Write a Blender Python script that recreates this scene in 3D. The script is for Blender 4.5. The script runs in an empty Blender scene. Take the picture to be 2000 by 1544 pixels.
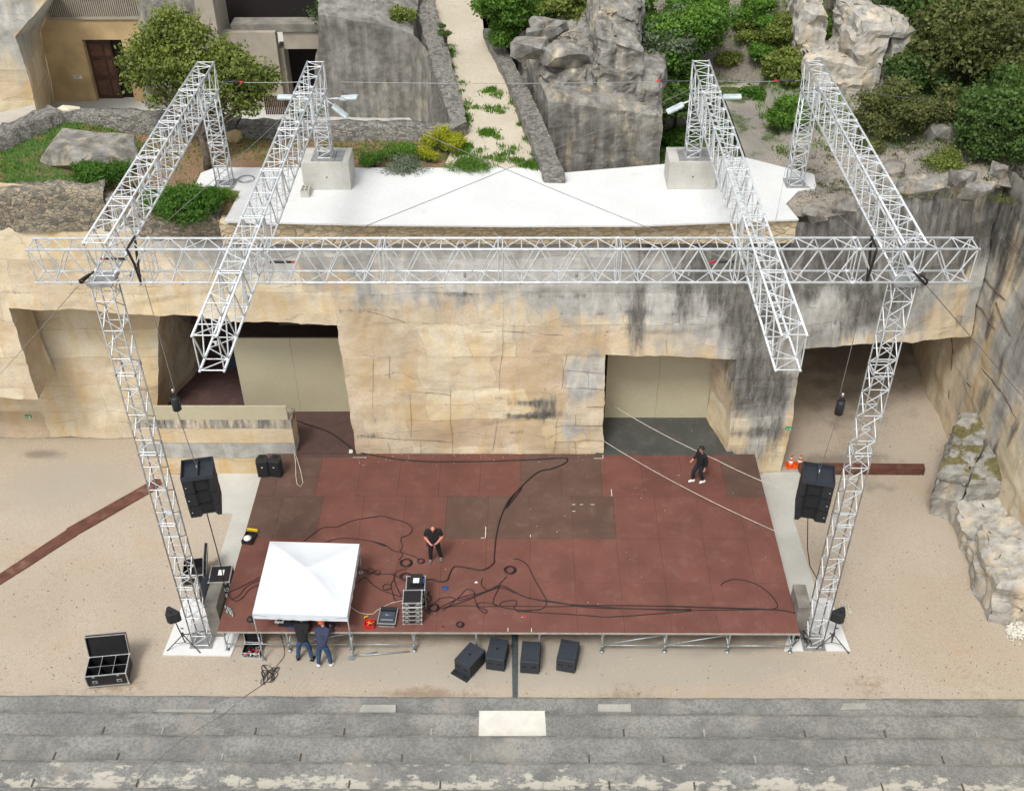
import bpy, bmesh, math, random
import numpy as np
from mathutils import Vector, Matrix, noise as mn
random.seed(7); RNG=np.random.default_rng(7)
S=bpy.context.scene
# ---------------------------------------------------------------- camera, world, sun, exposure
F,PITCH,YAW,ROLL,CZ=2128.4,.6619,.0141,-.0078,29.15
def ray(px,py):
    a,b=px-1000,py-772
    cr,sr=math.cos(ROLL),math.sin(ROLL); x=(cr*a+sr*b)/F; u=-(-sr*a+cr*b)/F
    cp,sp=math.cos(PITCH),math.sin(PITCH); y=cp+u*sp; z=-sp+u*cp
    cy,sy=math.cos(YAW),math.sin(YAW); return Vector((cy*x-sy*y,sy*x+cy*y,z))
CAM=Vector((0,0,CZ))
def G(px,py,z=0.0):            # survey helper: where the sight line meets height z
    r=ray(px,py); return CAM+r*((z-CZ)/r.z)
def V(px,py,y):                # ... meets the upright plane at depth y
    r=ray(px,py); return CAM+r*(y/r.y)
def XP(px,py,x):
    r=ray(px,py); return CAM+r*(x/r.x)
cam=bpy.data.cameras.new('camera'); co=bpy.data.objects.new('camera',cam); S.collection.objects.link(co); S.camera=co
d0=ray(1000,772); fx=(ray(2000,772)-d0).normalized(); fz=(ray(1000,0)-d0).normalized(); fy=-d0.normalized()
co.matrix_world=Matrix(((fx.x,fz.x,fy.x,0),(fx.y,fz.y,fy.y,0),(fx.z,fz.z,fy.z,CZ),(0,0,0,1)))
cam.lens=F/2000*36; cam.sensor_width=36; cam.clip_end=600; cam.clip_start=.5
w=bpy.data.worlds.new('World'); S.world=w; w.use_nodes=True; nt=w.node_tree
sky=nt.nodes.new('ShaderNodeTexSky'); sky.sky_type='NISHITA'; sky.sun_disc=False
SE,SR=math.radians(58),math.radians(205)
sky.sun_elevation=SE; sky.sun_rotation=SR; sky.air_density=1.0; sky.dust_density=4.0; sky.ozone_density=1.0
hs=nt.nodes.new('ShaderNodeHueSaturation'); hs.inputs['Saturation'].default_value=.25
nt.links.new(sky.outputs[0],hs.inputs['Color']); nt.links.new(hs.outputs[0],nt.nodes['Background'].inputs[0])
nt.nodes['Background'].inputs[1].default_value=.14
sl=bpy.data.lights.new('sun','SUN'); sl.energy=1.5; sl.angle=math.radians(14); sl.color=(1,.97,.93)
so=bpy.data.objects.new('sun',sl); S.collection.objects.link(so)
sd=Vector((math.sin(SR)*math.cos(SE),math.cos(SR)*math.cos(SE),math.sin(SE)))
so.rotation_euler=sd.to_track_quat('Z','Y').to_euler()
S.view_settings.view_transform='Standard'; S.view_settings.look='None'; S.view_settings.exposure=.35; S.view_settings.gamma=1
# ---------------------------------------------------------------- object helpers
C=S.collection
def tag(o,label=None,cat=None,group=None,kind=None):
    if label:o['label']=label
    if cat:o['category']=cat
    if group:o['group']=group
    if kind:o['kind']=kind
    return o
def empty(name,loc=(0,0,0),rz=0,label=None,cat=None,group=None):
    o=bpy.data.objects.new(name,None); C.objects.link(o); o.location=loc; o.rotation_euler=(0,0,rz); o.empty_display_size=.1
    return tag(o,label,cat,group)
def copy_tree(o,parent=None):
    c=o.copy(); C.objects.link(c); c.parent=parent
    for ch in list(o.children): copy_tree(ch,c)
    return c
class MB:
    def __init__(s): s.v=[]; s.f=[]; s.mi=[]; s.sm=[]; s.m=0; s.smooth=False
    def add(s,vs,fs):
        o=len(s.v); s.v+= [tuple(v) for v in vs]; s.f+=[tuple(i+o for i in f) for f in fs]
        s.mi+=[s.m]*len(fs); s.sm+=[s.smooth]*len(fs); return s
    def box(s,c,d,rz=0,rot=None,taper=1):
        x,y,z=[q/2 for q in d]; R=rot if rot else Matrix.Rotation(rz,3,'Z'); c=Vector(c)
        vs=[c+R@Vector((sx*x*(taper if sz>0 else 1),sy*y*(taper if sz>0 else 1),sz*z)) for sz in(-1,1) for sx,sy in((-1,-1),(1,-1),(1,1),(-1,1))]
        return s.add(vs,[(3,2,1,0),(4,5,6,7),(0,1,5,4),(1,2,6,5),(2,3,7,6),(3,0,4,7)])
    def bb(s,x0,y0,z0,x1,y1,z1): return s.box(((x0+x1)/2,(y0+y1)/2,(z0+z1)/2),(x1-x0,y1-y0,z1-z0))
    def tube(s,pts,r,n=6,caps=True):
        P=[Vector(p) for p in pts]; rs=r if isinstance(r,(list,tuple)) else [r]*len(P); vs=[];fs=[]
        t=(P[1]-P[0]).normalized(); a=t.orthogonal().normalized()
        for i,p in enumerate(P):
            t=(P[min(i+1,len(P)-1)]-P[max(i-1,0)])
            if t.length<1e-9:t=Vector((0,0,1))
            t.normalize(); a=a-t*a.dot(t)
            if a.length<1e-6:a=t.orthogonal()
            a.normalize(); b=t.cross(a)
            vs+=[p+(a*math.cos(k*2*math.pi/n)+b*math.sin(k*2*math.pi/n))*rs[i] for k in range(n)]
        for i in range(len(P)-1):
            fs+=[(i*n+k,i*n+(k+1)%n,(i+1)*n+(k+1)%n,(i+1)*n+k) for k in range(n)]
        if caps: fs+=[tuple(range(n))[::-1],tuple(range((len(P)-1)*n,len(P)*n))]
        sm=s.smooth; s.smooth=True; s.add(vs,fs); s.smooth=sm; return s
    def lathe(s,c,prof,n=16):
        vs=[];fs=[];c=Vector(c)
        for r,z in prof: vs+=[c+Vector((r*math.cos(k*2*math.pi/n),r*math.sin(k*2*math.pi/n),z)) for k in range(n)]
        for i in range(len(prof)-1): fs+=[(i*n+k,i*n+(k+1)%n,(i+1)*n+(k+1)%n,(i+1)*n+k) for k in range(n)]
        fs+=[tuple(range(n))[::-1],tuple(range((len(prof)-1)*n,len(prof)*n))]; sm=s.smooth; s.smooth=True; s.add(vs,fs); s.smooth=sm; return s
    def prism(s,poly,z0,z1):
        n=len(poly); vs=[(p[0],p[1],z0) for p in poly]+[(p[0],p[1],z1) for p in poly]
        return s.add(vs,[tuple(range(n))[::-1],tuple(range(n,2*n))]+[(i,(i+1)%n,n+(i+1)%n,n+i) for i in range(n)])
    def build(s,name,mats,parent=None,bevel=0):
        me=bpy.data.meshes.new(name); me.from_pydata(s.v,[],s.f)
        if not isinstance(mats,(list,tuple)): mats=[mats]
        for m in mats: me.materials.append(m)
        me.polygons.foreach_set('material_index',s.mi); me.polygons.foreach_set('use_smooth',s.sm); me.update()
        o=bpy.data.objects.new(name,me); C.objects.link(o); o.parent=parent
        if bevel:
            b=o.modifiers.new('b','BEVEL'); b.width=bevel; b.segments=2; b.limit_method='ANGLE'
        return o
def npmesh(name,v,f,mat,parent=None,smooth=False,attr=None):
    me=bpy.data.meshes.new(name); k=f.shape[1]
    me.vertices.add(len(v)); me.vertices.foreach_set('co',np.asarray(v,dtype=np.float32).ravel())
    me.loops.add(f.size); me.loops.foreach_set('vertex_index',f.astype(np.int32).ravel())
    me.polygons.add(len(f)); me.polygons.foreach_set('loop_start',np.arange(0,f.size,k,dtype=np.int32)); me.polygons.foreach_set('loop_total',np.full(len(f),k,dtype=np.int32))
    me.polygons.foreach_set('use_smooth',np.full(len(f),smooth)); me.update(calc_edges=True)
    if attr is not None:
        a=me.color_attributes.new('stain_tone','FLOAT_COLOR','POINT'); a.data.foreach_set('color',np.asarray(attr,dtype=np.float32).ravel())
    me.materials.append(mat); me.validate()
    o=bpy.data.objects.new(name,me); C.objects.link(o); o.parent=parent; return o
# ---------------------------------------------------------------- materials
class T:
    def __init__(s,name,rough=.8,metal=0,spec=None):
        s.m=bpy.data.materials.new(name); s.m.use_nodes=True; s.t=s.m.node_tree; s.b=s.t.nodes['Principled BSDF']
        s.b.inputs['Roughness'].default_value=rough; s.b.inputs['Metallic'].default_value=metal
        if spec is not None: s.b.inputs['Specular IOR Level'].default_value=spec
        s.tc=s.t.nodes.new('ShaderNodeTexCoord'); s.geo=s.t.nodes.new('ShaderNodeNewGeometry'); s.P=s.geo.outputs['Position']
    def lk(s,sock,v):
        if isinstance(v,bpy.types.NodeSocket): s.t.links.new(v,sock)
        elif isinstance(v,(tuple,list)) and len(v)==3 and sock.type=='RGBA': sock.default_value=(*v,1)
        else: sock.default_value=v
    def nd(s,ty,**k):
        n=s.t.nodes.new(ty)
        for a,b in k.items(): setattr(n,a,b)
        return n
    def sc(s,v,x,y,z,off=(0,0,0)):
        n=s.nd('ShaderNodeMapping'); s.lk(n.inputs['Vector'],v); n.inputs['Scale'].default_value=(x,y,z); n.inputs['Location'].default_value=off; return n.outputs[0]
    def noise(s,scale,detail=4,vec=None,rough=.55,dist=0):
        n=s.nd('ShaderNodeTexNoise'); s.lk(n.inputs['Vector'],vec or s.P); n.inputs['Scale'].default_value=scale; n.inputs['Detail'].default_value=detail; n.inputs['Roughness'].default_value=rough; n.inputs['Distortion'].default_value=dist; return n.outputs['Fac']
    def vor(s,scale,vec=None,feat='F1',out='Distance',rnd=1):
        n=s.nd('ShaderNodeTexVoronoi',feature=feat); s.lk(n.inputs['Vector'],vec or s.P); n.inputs['Scale'].default_value=scale; n.inputs['Randomness'].default_value=rnd; return n.outputs[out]
    def rg(s,v,a,b,lo=0,hi=1):
        n=s.nd('ShaderNodeMapRange',interpolation_type='SMOOTHSTEP'); s.lk(n.inputs[0],v); n.inputs[1].default_value=a; n.inputs[2].default_value=b; n.inputs[3].default_value=lo; n.inputs[4].default_value=hi; return n.outputs[0]
    def ma(s,op,a,b=0):
        n=s.nd('ShaderNodeMath',operation=op); s.lk(n.inputs[0],a); s.lk(n.inputs[1],b); return n.outputs[0]
    def mx(s,f,a,b,bt='MIX'):
        n=s.nd('ShaderNodeMix',data_type='RGBA',blend_type=bt); s.lk(n.inputs[0],f); s.lk(n.inputs[6],a); s.lk(n.inputs[7],b); return n.outputs[2]
    def sep(s,v):
        n=s.nd('ShaderNodeSeparateXYZ'); s.lk(n.inputs[0],v); return n.outputs
    def com(s,x,y,z):
        n=s.nd('ShaderNodeCombineXYZ'); s.lk(n.inputs[0],x); s.lk(n.inputs[1],y); s.lk(n.inputs[2],z); return n.outputs[0]
    def attr(s,nm):
        n=s.nd('ShaderNodeAttribute',attribute_name=nm); return n
    def bump(s,h,st=.5,dist=.02):
        n=s.nd('ShaderNodeBump'); s.lk(n.inputs['Height'],h); n.inputs['Strength'].default_value=st; n.inputs['Distance'].default_value=dist; s.lk(s.b.inputs['Normal'],n.outputs[0])
    def col(s,c): s.lk(s.b.inputs['Base Color'],c); return s
def simple(name,c,rough=.6,metal=0,var=.15,scale=6,bump=0,dirt=None):
    t=T(name,rough,metal); a=tuple(q*(1-var) for q in c); b=tuple(min(1,q*(1+var)) for q in c)
    n=t.noise(scale,4); k=t.mx(t.rg(n,.3,.7),a,b)
    if dirt: k=t.mx(t.rg(t.noise(scale*.35,5),.55,.75,0,.6),k,dirt)
    t.col(k)
    if bump: t.bump(t.noise(scale*6,3),bump,.01)
    return t.m
def cliffmat(name,warm=1.0,grey0=0.0,joints=True,gc=((.25,.262,.262),(.46,.47,.455)),mossy=False):
    t=T(name,.9); P=t.P; x,y,z=t.sep(P)[:3]
    st=t.attr('stain_tone').outputs['Color']; R=t.nd('ShaderNodeSeparateColor'); t.lk(R.inputs[0],st); gr,dk,oc=R.outputs[:3]
    base=t.mx(t.rg(t.noise(.55,5),.32,.66),(.56,.45,.29),(.66,.575,.43))
    # warm ochre runs, stretched down the face
    run=t.noise(1,5,t.sc(P,1.6,1.6,.28),.6)
    base=t.mx(t.ma('ADD',t.rg(run,.46,.68,0,.6),t.ma('MULTIPLY',oc,.75)),base,(.56,.39,.17))
    base=t.mx(t.rg(t.noise(.8,6,t.sc(P,.5,.5,2.2,(9,3,1))),.5,.72,0,.5),base,(.70,.62,.48))
    # tool marks and pits
    base=t.mx(t.rg(t.noise(9,6,t.sc(P,1,1,2.5)),.42,.62,.0,.35),base,(.46,.37,.25))
    gn=t.noise(1.3,8,t.sc(P,1.5,1.5,.4),.65); gm=t.ma('ADD',t.ma('MULTIPLY',gr,1.0),t.ma('MULTIPLY',t.ma('SUBTRACT',gn,.5),1.5))
    gm=t.rg(gm,.10-grey0,.56-grey0,0,1)
    sk=t.noise(1,7,t.sc(P,2.4,2.4,.22,(2,2,2)),.62); gcol=t.mx(t.ma('ADD',t.rg(t.noise(2.5,8),.35,.65,0,.5),t.rg(sk,.40,.62,0,.5)),gc[0],gc[1])
    base=t.mx(t.ma('MULTIPLY',gm,.92 if grey0 else .84),base,gcol)
    dn=t.noise(2.2,9,t.sc(P,2.0,2.0,.33),.68); dm=t.rg(t.ma('ADD',dk,t.ma('MULTIPLY',t.ma('SUBTRACT',dn,.5),1.6)),.24,.86)
    base=t.mx(t.ma('MULTIPLY',dm,.92),base,t.mx(t.rg(t.noise(1.5,9,t.sc(P,3,3,.5,(4,4,4)),.7),.36,.66),(.05,.049,.043),(.20,.192,.172)))
    sp=t.rg(t.vor(14),.05,.2,1,0); spn=t.rg(t.noise(3,4),.5,.6)
    base=t.mx(t.ma('MULTIPLY',t.ma('MULTIPLY',sp,spn),t.ma('MULTIPLY',t.ma('MAXIMUM',gm,dm),.75)),base,(.55,.53,.48))
    fz_=t.ma('FRACT',t.ma('ADD',t.ma('MULTIPLY',z,.83),t.ma('MULTIPLY',t.noise(.35,5),1.6)),0); ln=t.ma('ABSOLUTE',t.ma('SUBTRACT',fz_,.5),0)
    lm=t.ma('MULTIPLY',t.rg(t.ma('ADD',ln,t.ma('MULTIPLY',t.noise(9,3),.03)),.018,.035,1,0),t.rg(t.noise(.6,4,t.sc(P,1,1,1,(1,8,3))),.47,.6)); base=t.mx(t.ma('MULTIPLY',lm,.45),base,(.10,.095,.085))
    base=t.mx(t.rg(t.noise(34,5,None,.7),.52,.70,0,.22),base,(.24,.20,.15)); base=t.mx(t.rg(t.noise(28,5,t.sc(P,1,1,1,(6,6,6)),.7),.54,.70,0,.3),base,(.72,.66,.55))
    h=t.ma('ADD',t.ma('MULTIPLY',t.noise(3,8,t.sc(P,1,1,1.6)),1.0),t.ma('MULTIPLY',t.noise(22,5),.35))
    if joints:
        wv=t.ma('MULTIPLY',t.ma('SUBTRACT',t.noise(.5,3),.5),1.3)
        br=t.nd('ShaderNodeTexBrick'); t.lk(br.inputs['Vector'],t.com(t.ma('ADD',t.ma('ADD',x,y),wv),t.ma('ADD',z,t.ma('MULTIPLY',wv,.35)),0))
        br.offset=.37; br.squash=1.5; br.squash_frequency=3
        for a,b in (('Scale',1),('Mortar Size',.013),('Mortar Smooth',.4),('Brick Width',1.75),('Row Height',1.32)): br.inputs[a].default_value=b
        br.inputs['Color1'].default_value=(0,0,0,1); br.inputs['Color2'].default_value=(1,1,1,1); br.inputs['Mortar'].default_value=(.5,.5,.5,1)
        brk=t.rg(t.noise(.9,4,t.sc(P,1,1,1,(4,4,4))),.46,.62)
        jf=t.ma('MULTIPLY',br.outputs['Fac'],brk)
        base=t.mx(t.ma('MULTIPLY',jf,.38),base,(.18,.135,.09)); 
        base=t.mx(.17,base,br.outputs['Color'],'OVERLAY')
        h=t.ma('SUBTRACT',h,t.ma('MULTIPLY',jf,.6)); bc=t.nd('ShaderNodeSeparateColor'); t.lk(bc.inputs[0],br.outputs['Color']); h=t.ma('ADD',h,t.ma('MULTIPLY',bc.outputs[0],.9))
    if mossy:
        up=t.sep(t.geo.outputs['Normal'])[2]; mm=t.ma('MULTIPLY',t.rg(up,.45,.8),t.rg(t.noise(1.5,6),.47,.55)); base=t.mx(t.ma('MULTIPLY',mm,.9),base,t.mx(t.rg(t.noise(12,4),.4,.6),(.075,.075,.015),(.15,.12,.03)))
    t.col(base); t.bump(h,.55,.045); return t.m
def rubblemat(name,c1,c2,c3,scale=3.2,zs=1.7):
    t=T(name,.92); wn=t.nd('ShaderNodeTexNoise'); t.lk(wn.inputs['Vector'],t.P); wn.inputs['Scale'].default_value=1.8; wn.inputs['Detail'].default_value=4; va=t.nd('ShaderNodeVectorMath',operation='MULTIPLY_ADD'); t.lk(va.inputs[0],wn.outputs['Color']); va.inputs[1].default_value=(.35,.35,.35); t.lk(va.inputs[2],t.P); P=t.sc(va.outputs[0],1,1,zs)
    v=t.nd('ShaderNodeTexVoronoi',feature='F1'); t.lk(v.inputs['Vector'],P); v.inputs['Scale'].default_value=scale
    e=t.vor(scale,P,'DISTANCE_TO_EDGE'); k=t.nd('ShaderNodeSeparateColor'); t.lk(k.inputs[0],v.outputs['Color'])
    b=t.mx(k.outputs[0],c1,c2); b=t.mx(t.rg(k.outputs[1],.72,.8),b,c3); b=t.mx(t.rg(t.noise(7,6),.4,.65,0,.6),b,c3)
    b=t.mx(t.ma('MULTIPLY',t.rg(e,.0,.07,.6,0),t.rg(t.noise(3,4),.35,.6)),b,tuple(q*.5 for q in c1)); t.col(b)
    t.bump(t.ma('ADD',t.rg(e,0,.12),t.ma('MULTIPLY',t.noise(14,5),.5)),.8,.05); return t.m
def groundmat():
    t=T('sandy_gravel',.95); P=t.P
    b=t.mx(t.rg(t.noise(.22,6),.3,.7),(.37,.31,.235),(.43,.375,.30))
    b=t.mx(t.rg(t.noise(.5,7,t.sc(P,1,1,1,(5,7,0))),.52,.74,0,.55),b,(.41,.295,.18))
    b=t.mx(t.rg(t.noise(45,3),.35,.65,0,.55),b,(.52,.44,.345)); b=t.mx(t.rg(t.noise(30,4,t.sc(P,1,1,1,(3,1,2))),.52,.66,0,.6),b,(.24,.175,.115))
    b=t.mx(t.ma('MULTIPLY',t.rg(t.vor(5.5),.03,.1,1,0),t.rg(t.noise(.8,4),.45,.6)),b,(.15,.10,.06))
    b=t.mx(t.ma('MULTIPLY',t.rg(t.vor(4.1,t.sc(P,1,1,1,(2,2,2))),.02,.05,1,0),t.rg(t.noise(.7,4,t.sc(P,1,1,1,(8,2,2))),.45,.6)),b,(.75,.70,.62))
    st=t.attr('stain_tone').outputs['Color']; R=t.nd('ShaderNodeSeparateColor'); t.lk(R.inputs[0],st)
    n=t.noise(1.1,8); dm=t.rg(t.ma('ADD',R.outputs[0],t.ma('MULTIPLY',t.ma('SUBTRACT',n,.5),1.2)),.2,.7)
    b=t.mx(t.ma('MULTIPLY',dm,.66),b,(.15,.128,.10)); gm=t.rg(t.ma('ADD',R.outputs[1],t.ma('MULTIPLY',t.ma('SUBTRACT',n,.5),.8)),.2,.8); b=t.mx(t.ma('MULTIPLY',gm,.75),b,(.36,.325,.265))
    br=t.rg(t.ma('ADD',R.outputs[2],t.ma('MULTIPLY',t.ma('SUBTRACT',t.noise(3.5,9,None,.75),.5),2.0)),.40,1.1); b=t.mx(t.ma('MULTIPLY',br,.62),b,(.20,.13,.07))
    t.col(b); t.bump(t.ma('ADD',t.noise(60,3),t.noise(8,4)),.6,.012); return t.m
def stepmat(name,light=0.0):
    t=T(name,.92); P=t.P
    Rr=t.nd('ShaderNodeSeparateColor'); t.lk(Rr.inputs[0],t.attr('stain_tone').outputs['Color'])
    b=t.mx(t.rg(t.noise(.6,6),.35,.65),(.19,.19,.178),(.29,.288,.265)); b=t.mx(t.rg(t.noise(11,5),.42,.6,0,.55),b,(.13,.13,.12))
    b=t.mx(t.ma('MULTIPLY',t.rg(t.vor(18),.06,.2,1,0),t.rg(t.noise(1.3,4),.40,.62,.1,.75)),b,(.50,.49,.44)); b=t.mx(t.rg(t.noise(.8,7,t.sc(P,1,1.6,1,(9,1,0)),.65),.50,.66,0,.6),b,(.105,.108,.10)); b=t.mx(t.rg(t.noise(34,5,None,.7),.56,.66,0,.6),b,(.48,.47,.42))
    b=t.mx(t.rg(t.noise(1.0,5,t.sc(P,1,.5,1,(5,5,5))),.55,.7,0,.5),b,(.34,.31,.26))
    b=t.mx(t.ma('MULTIPLY',t.rg(Rr.outputs[1],.3,.9),t.rg(t.noise(2,5),.38,.62,.2,.9)),b,(.46,.45,.40))  # far lip mixed paler: worn stone plus a painted edge highlight
    if light: 
        ed=Rr.outputs[0]
        m=t.rg(t.ma('ADD',t.noise(1.9,10,t.sc(P,1,1.7,1),.74),t.ma('MULTIPLY',ed,.13)),.57,.64,0,.8); b=t.mx(m,b,(.55,.52,.435))
    t.col(b); t.bump(t.ma('ADD',t.noise(30,4),t.noise(5,5)),.7,.015); return t.m
def concmat(name,c,c2,rust=None,sc=1.0):
    t=T(name,.85); b=t.mx(t.rg(t.noise(.9*sc,7),.3,.7),c,c2); b=t.mx(t.rg(t.noise(14,4),.4,.62,0,.18),b,tuple(q*.7 for q in c))
    if rust: b=t.mx(t.rg(t.noise(.75,5,t.sc(t.P,1,1,1,(3,9,1))),.62,.74,0,.6),b,rust)
    t.col(b); t.bump(t.noise(20,4),.25,.01); return t.m
def deckmat(name,c):
    t=T(name,.62,0,.25); oi=t.nd('ShaderNodeObjectInfo').outputs['Random']
    k=t.mx(t.rg(t.noise(.9,6),.3,.7),tuple(q*.86 for q in c),tuple(q*1.14 for q in c)); k=t.mx(t.ma('MULTIPLY',oi,.35),k,tuple(q*.72 for q in c))
    k=t.mx(t.rg(t.noise(2.3,8,t.sc(t.P,1,1,1,(3,0,0))),.5,.72,0,.18),k,(.27,.17,.14))
    k=t.mx(t.rg(t.noise(40,3,t.sc(t.P,1,.12,1)),.5,.7,0,.25),k,tuple(q*.6 for q in c))
    k=t.mx(t.ma('MULTIPLY',t.rg(t.vor(2.6),.015,.05,1,0),.55),k,(.5,.42,.36)); 
    t.col(k); t.bump(t.noise(60,2),.1,.004); return t.m
def leafmat(name,a,b,c):
    t=T(name,.65); st=t.attr('stain_tone').outputs['Fac']; k=t.mx(t.rg(st,0,.55),a,b); k=t.mx(t.rg(st,.55,1),k,c)
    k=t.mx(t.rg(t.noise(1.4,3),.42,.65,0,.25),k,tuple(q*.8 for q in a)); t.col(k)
    tr=t.nd('ShaderNodeBsdfTranslucent'); t.lk(tr.inputs[0],k); ms=t.nd('ShaderNodeMixShader'); ms.inputs[0].default_value=.35
    out=[n for n in t.t.nodes if n.type=='OUTPUT_MATERIAL'][0]; t.t.links.new(t.b.outputs[0],ms.inputs[1]); t.t.links.new(tr.outputs[0],ms.inputs[2]); t.t.links.new(ms.outputs[0],out.inputs[0]); return t.m
def soilmat(name,cs,greens,gf=.5):
    t=T(name,.95); b=t.mx(t.rg(t.noise(.5,6),.3,.7),cs[0],cs[1]); b=t.mx(t.rg(t.noise(18,4),.4,.62,0,.6),b,cs[2])
    g=t.mx(t.rg(t.noise(5,4),.35,.65),greens[0],greens[1]); n=t.noise(.8,8,t.sc(t.P,1,1,1,(3,5,7)),.65)
    st=t.attr('stain_tone').outputs['Fac']; b=t.mx(t.rg(t.ma('ADD',n,t.ma('MULTIPLY',t.ma('SUBTRACT',st,.5),.5)),gf,gf+.14),b,g); t.col(b); t.bump(t.ma('ADD',t.noise(20,5),t.noise(4,5)),.9,.05); return t.m
M={}
M['cliff']=cliffmat('quarry_limestone'); M['cliffg']=cliffmat('weathered_limestone',grey0=.55,joints=False,gc=((.075,.075,.070),(.27,.27,.256))); M['cliffp']=cliffmat('pale_ledge_stone',grey0=.46,joints=False,gc=((.22,.218,.20),(.47,.465,.435))); M['cliffm']=cliffmat('mossy_limestone',grey0=.6,joints=False,gc=((.15,.15,.14),(.31,.31,.29)),mossy=True)
M['rub']=rubblemat('cream_rubble',(.66,.57,.41),(.60,.47,.28),(.46,.37,.24),2.6,2.2); M['rubg']=rubblemat('lichen_rubble',(.32,.30,.255),(.25,.24,.21),(.14,.135,.12),6.5,1.9)
M['rubw']=rubblemat('mixed_rubble',(.40,.33,.23),(.28,.25,.19),(.15,.14,.115),4.6,1.9)
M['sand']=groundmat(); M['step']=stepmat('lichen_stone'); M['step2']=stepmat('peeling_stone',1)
M['slab']=concmat('pale_screed',(.65,.655,.64),(.71,.715,.70),(.55,.54,.50),.6); M['pave']=concmat('cream_concrete',(.47,.465,.42),(.54,.535,.49),(.50,.43,.28))
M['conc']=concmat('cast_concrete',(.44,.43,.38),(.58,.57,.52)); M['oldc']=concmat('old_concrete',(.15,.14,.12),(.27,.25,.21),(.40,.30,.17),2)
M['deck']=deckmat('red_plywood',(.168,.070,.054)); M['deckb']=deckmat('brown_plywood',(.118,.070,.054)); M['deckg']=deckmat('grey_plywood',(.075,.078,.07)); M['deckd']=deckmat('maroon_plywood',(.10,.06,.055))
M['rep']=concmat('repair_mortar',(.30,.295,.265),(.42,.41,.365)); M['wht']=simple('white_block',(.66,.64,.57),.8,0,.06,3,.1)
M['alu']=simple('painted_aluminium',(.64,.67,.68),.42,.25,.12,6); M['aludk']=simple('dull_aluminium',(.36,.36,.35),.5,.5,.2,4); M['galv']=simple('galvanised_steel',(.40,.44,.44),.45,.6,.15,8)
M['blk']=simple('black_plastic',(.016,.018,.021),.55,0,.15,10,.1); M['blkb']=simple('blue_black_paint',(.026,.032,.042),.62,0,.12,8,.15); M['grill']=simple('speaker_grille',(.010,.011,.013),.7,0,.3,60,.4)
M['ply']=simple('black_ply',(.012,.011,.012),.5,0,.2,5); M['foam']=simple('dark_foam',(.004,.004,.005),.95); M['edge']=simple('case_aluminium',(.60,.62,.62),.35,.7,.08,6)
M['beige']=concmat('beige_panel',(.47,.425,.29),(.50,.455,.315)); M['tan']=simple('tan_render',(.50,.36,.19),.9,0,.18,.9,.2,(.62,.48,.30)); M['greyr']=simple('grey_render',(.34,.30,.24),.9,0,.12,1.2,.2)
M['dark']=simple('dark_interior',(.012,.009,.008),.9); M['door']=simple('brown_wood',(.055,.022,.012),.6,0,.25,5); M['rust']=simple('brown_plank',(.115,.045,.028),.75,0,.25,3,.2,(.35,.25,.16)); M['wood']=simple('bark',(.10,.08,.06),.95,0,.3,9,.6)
M['tent']=simple('white_canvas',(.68,.72,.76),.6,0,.015,2); M['cord']=simple('black_cable',(.012,.010,.010),.55); M['rope']=simple('white_rope',(.62,.58,.48),.8); M['wire']=simple('steel_wire',(.30,.31,.31),.4,.6); M['drain']=simple('drain_grating',(.085,.105,.11),.6,.3,.2,9,.3)
M['red']=simple('red_paint',(.55,.02,.02),.5); M['orange']=simple('orange_plastic',(.80,.11,.01),.5); M['yel']=simple('yellow_plastic',(.75,.50,.02),.5); M['blue']=simple('blue_plastic',(.02,.06,.22),.5); M['white']=simple('white_paint',(.78,.78,.76),.5); M['green']=simple('green_sign',(.01,.28,.10),.5)
M['glass']=simple('bottle_plastic',(.35,.45,.42),.12); M['screen']=simple('screen_glass',(.04,.065,.10),.2); M['lamp']=simple('lamp_housing',(.60,.68,.70),.4,.2)
M['skin']=simple('skin',(.50,.25,.17),.5,0,.08); M['skinr']=simple('flushed_skin',(.58,.22,.16),.45,0,.08); M['tee']=simple('black_cotton',(.010,.010,.011),.9); M['jean']=simple('blue_denim',(.025,.065,.14),.9,0,.25,14); M['navy']=simple('navy_cloth',(.028,.036,.075),.85,0,.15,8); M['navyd']=simple('dark_trousers',(.012,.014,.022),.9); M['shoeg']=simple('grey_shoe',(.13,.13,.13),.8); M['hair']=simple('black_hair',(.012,.010,.009),.6)
M['lgreen']=leafmat('fresh_leaves',(.05,.12,.014),(.12,.25,.026),(.21,.37,.05)); M['olive']=leafmat('olive_leaves',(.09,.13,.018),(.20,.255,.045),(.31,.36,.08)); M['dgreen']=leafmat('evergreen_leaves',(.035,.08,.015),(.085,.155,.03),(.155,.25,.05)); M['oak']=leafmat('holm_oak_leaves',(.06,.08,.018),(.145,.165,.045),(.23,.245,.075)); M['broom']=leafmat('broom_needles',(.035,.10,.010),(.075,.19,.016),(.13,.27,.03)); M['silver']=leafmat('silver_leaves',(.06,.09,.045),(.16,.21,.12),(.30,.36,.25)); M['flower']=leafmat('yellow_flowers',(.13,.20,.02),(.42,.44,.02),(.62,.62,.03)); M['grassy']=leafmat('grass_blades',(.06,.15,.010),(.12,.27,.02),(.20,.37,.035))
M['moss']=simple('ochre_moss',(.13,.11,.025),.95,0,.4,6,.8)
M['soil']=soilmat('garden_soil',((.33,.19,.10),(.25,.16,.09),(.14,.10,.06)),((.05,.10,.018),(.09,.15,.03)),.50)
M['hill']=soilmat('hillside_scree',((.29,.26,.215),(.21,.185,.15),(.12,.105,.08)),((.045,.075,.02),(.09,.12,.03)),.50)
M['path']=soilmat('pale_gravel_path',((.66,.59,.47),(.58,.51,.39),(.46,.40,.31)),((.06,.12,.02),(.10,.17,.03)),.86)
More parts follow.
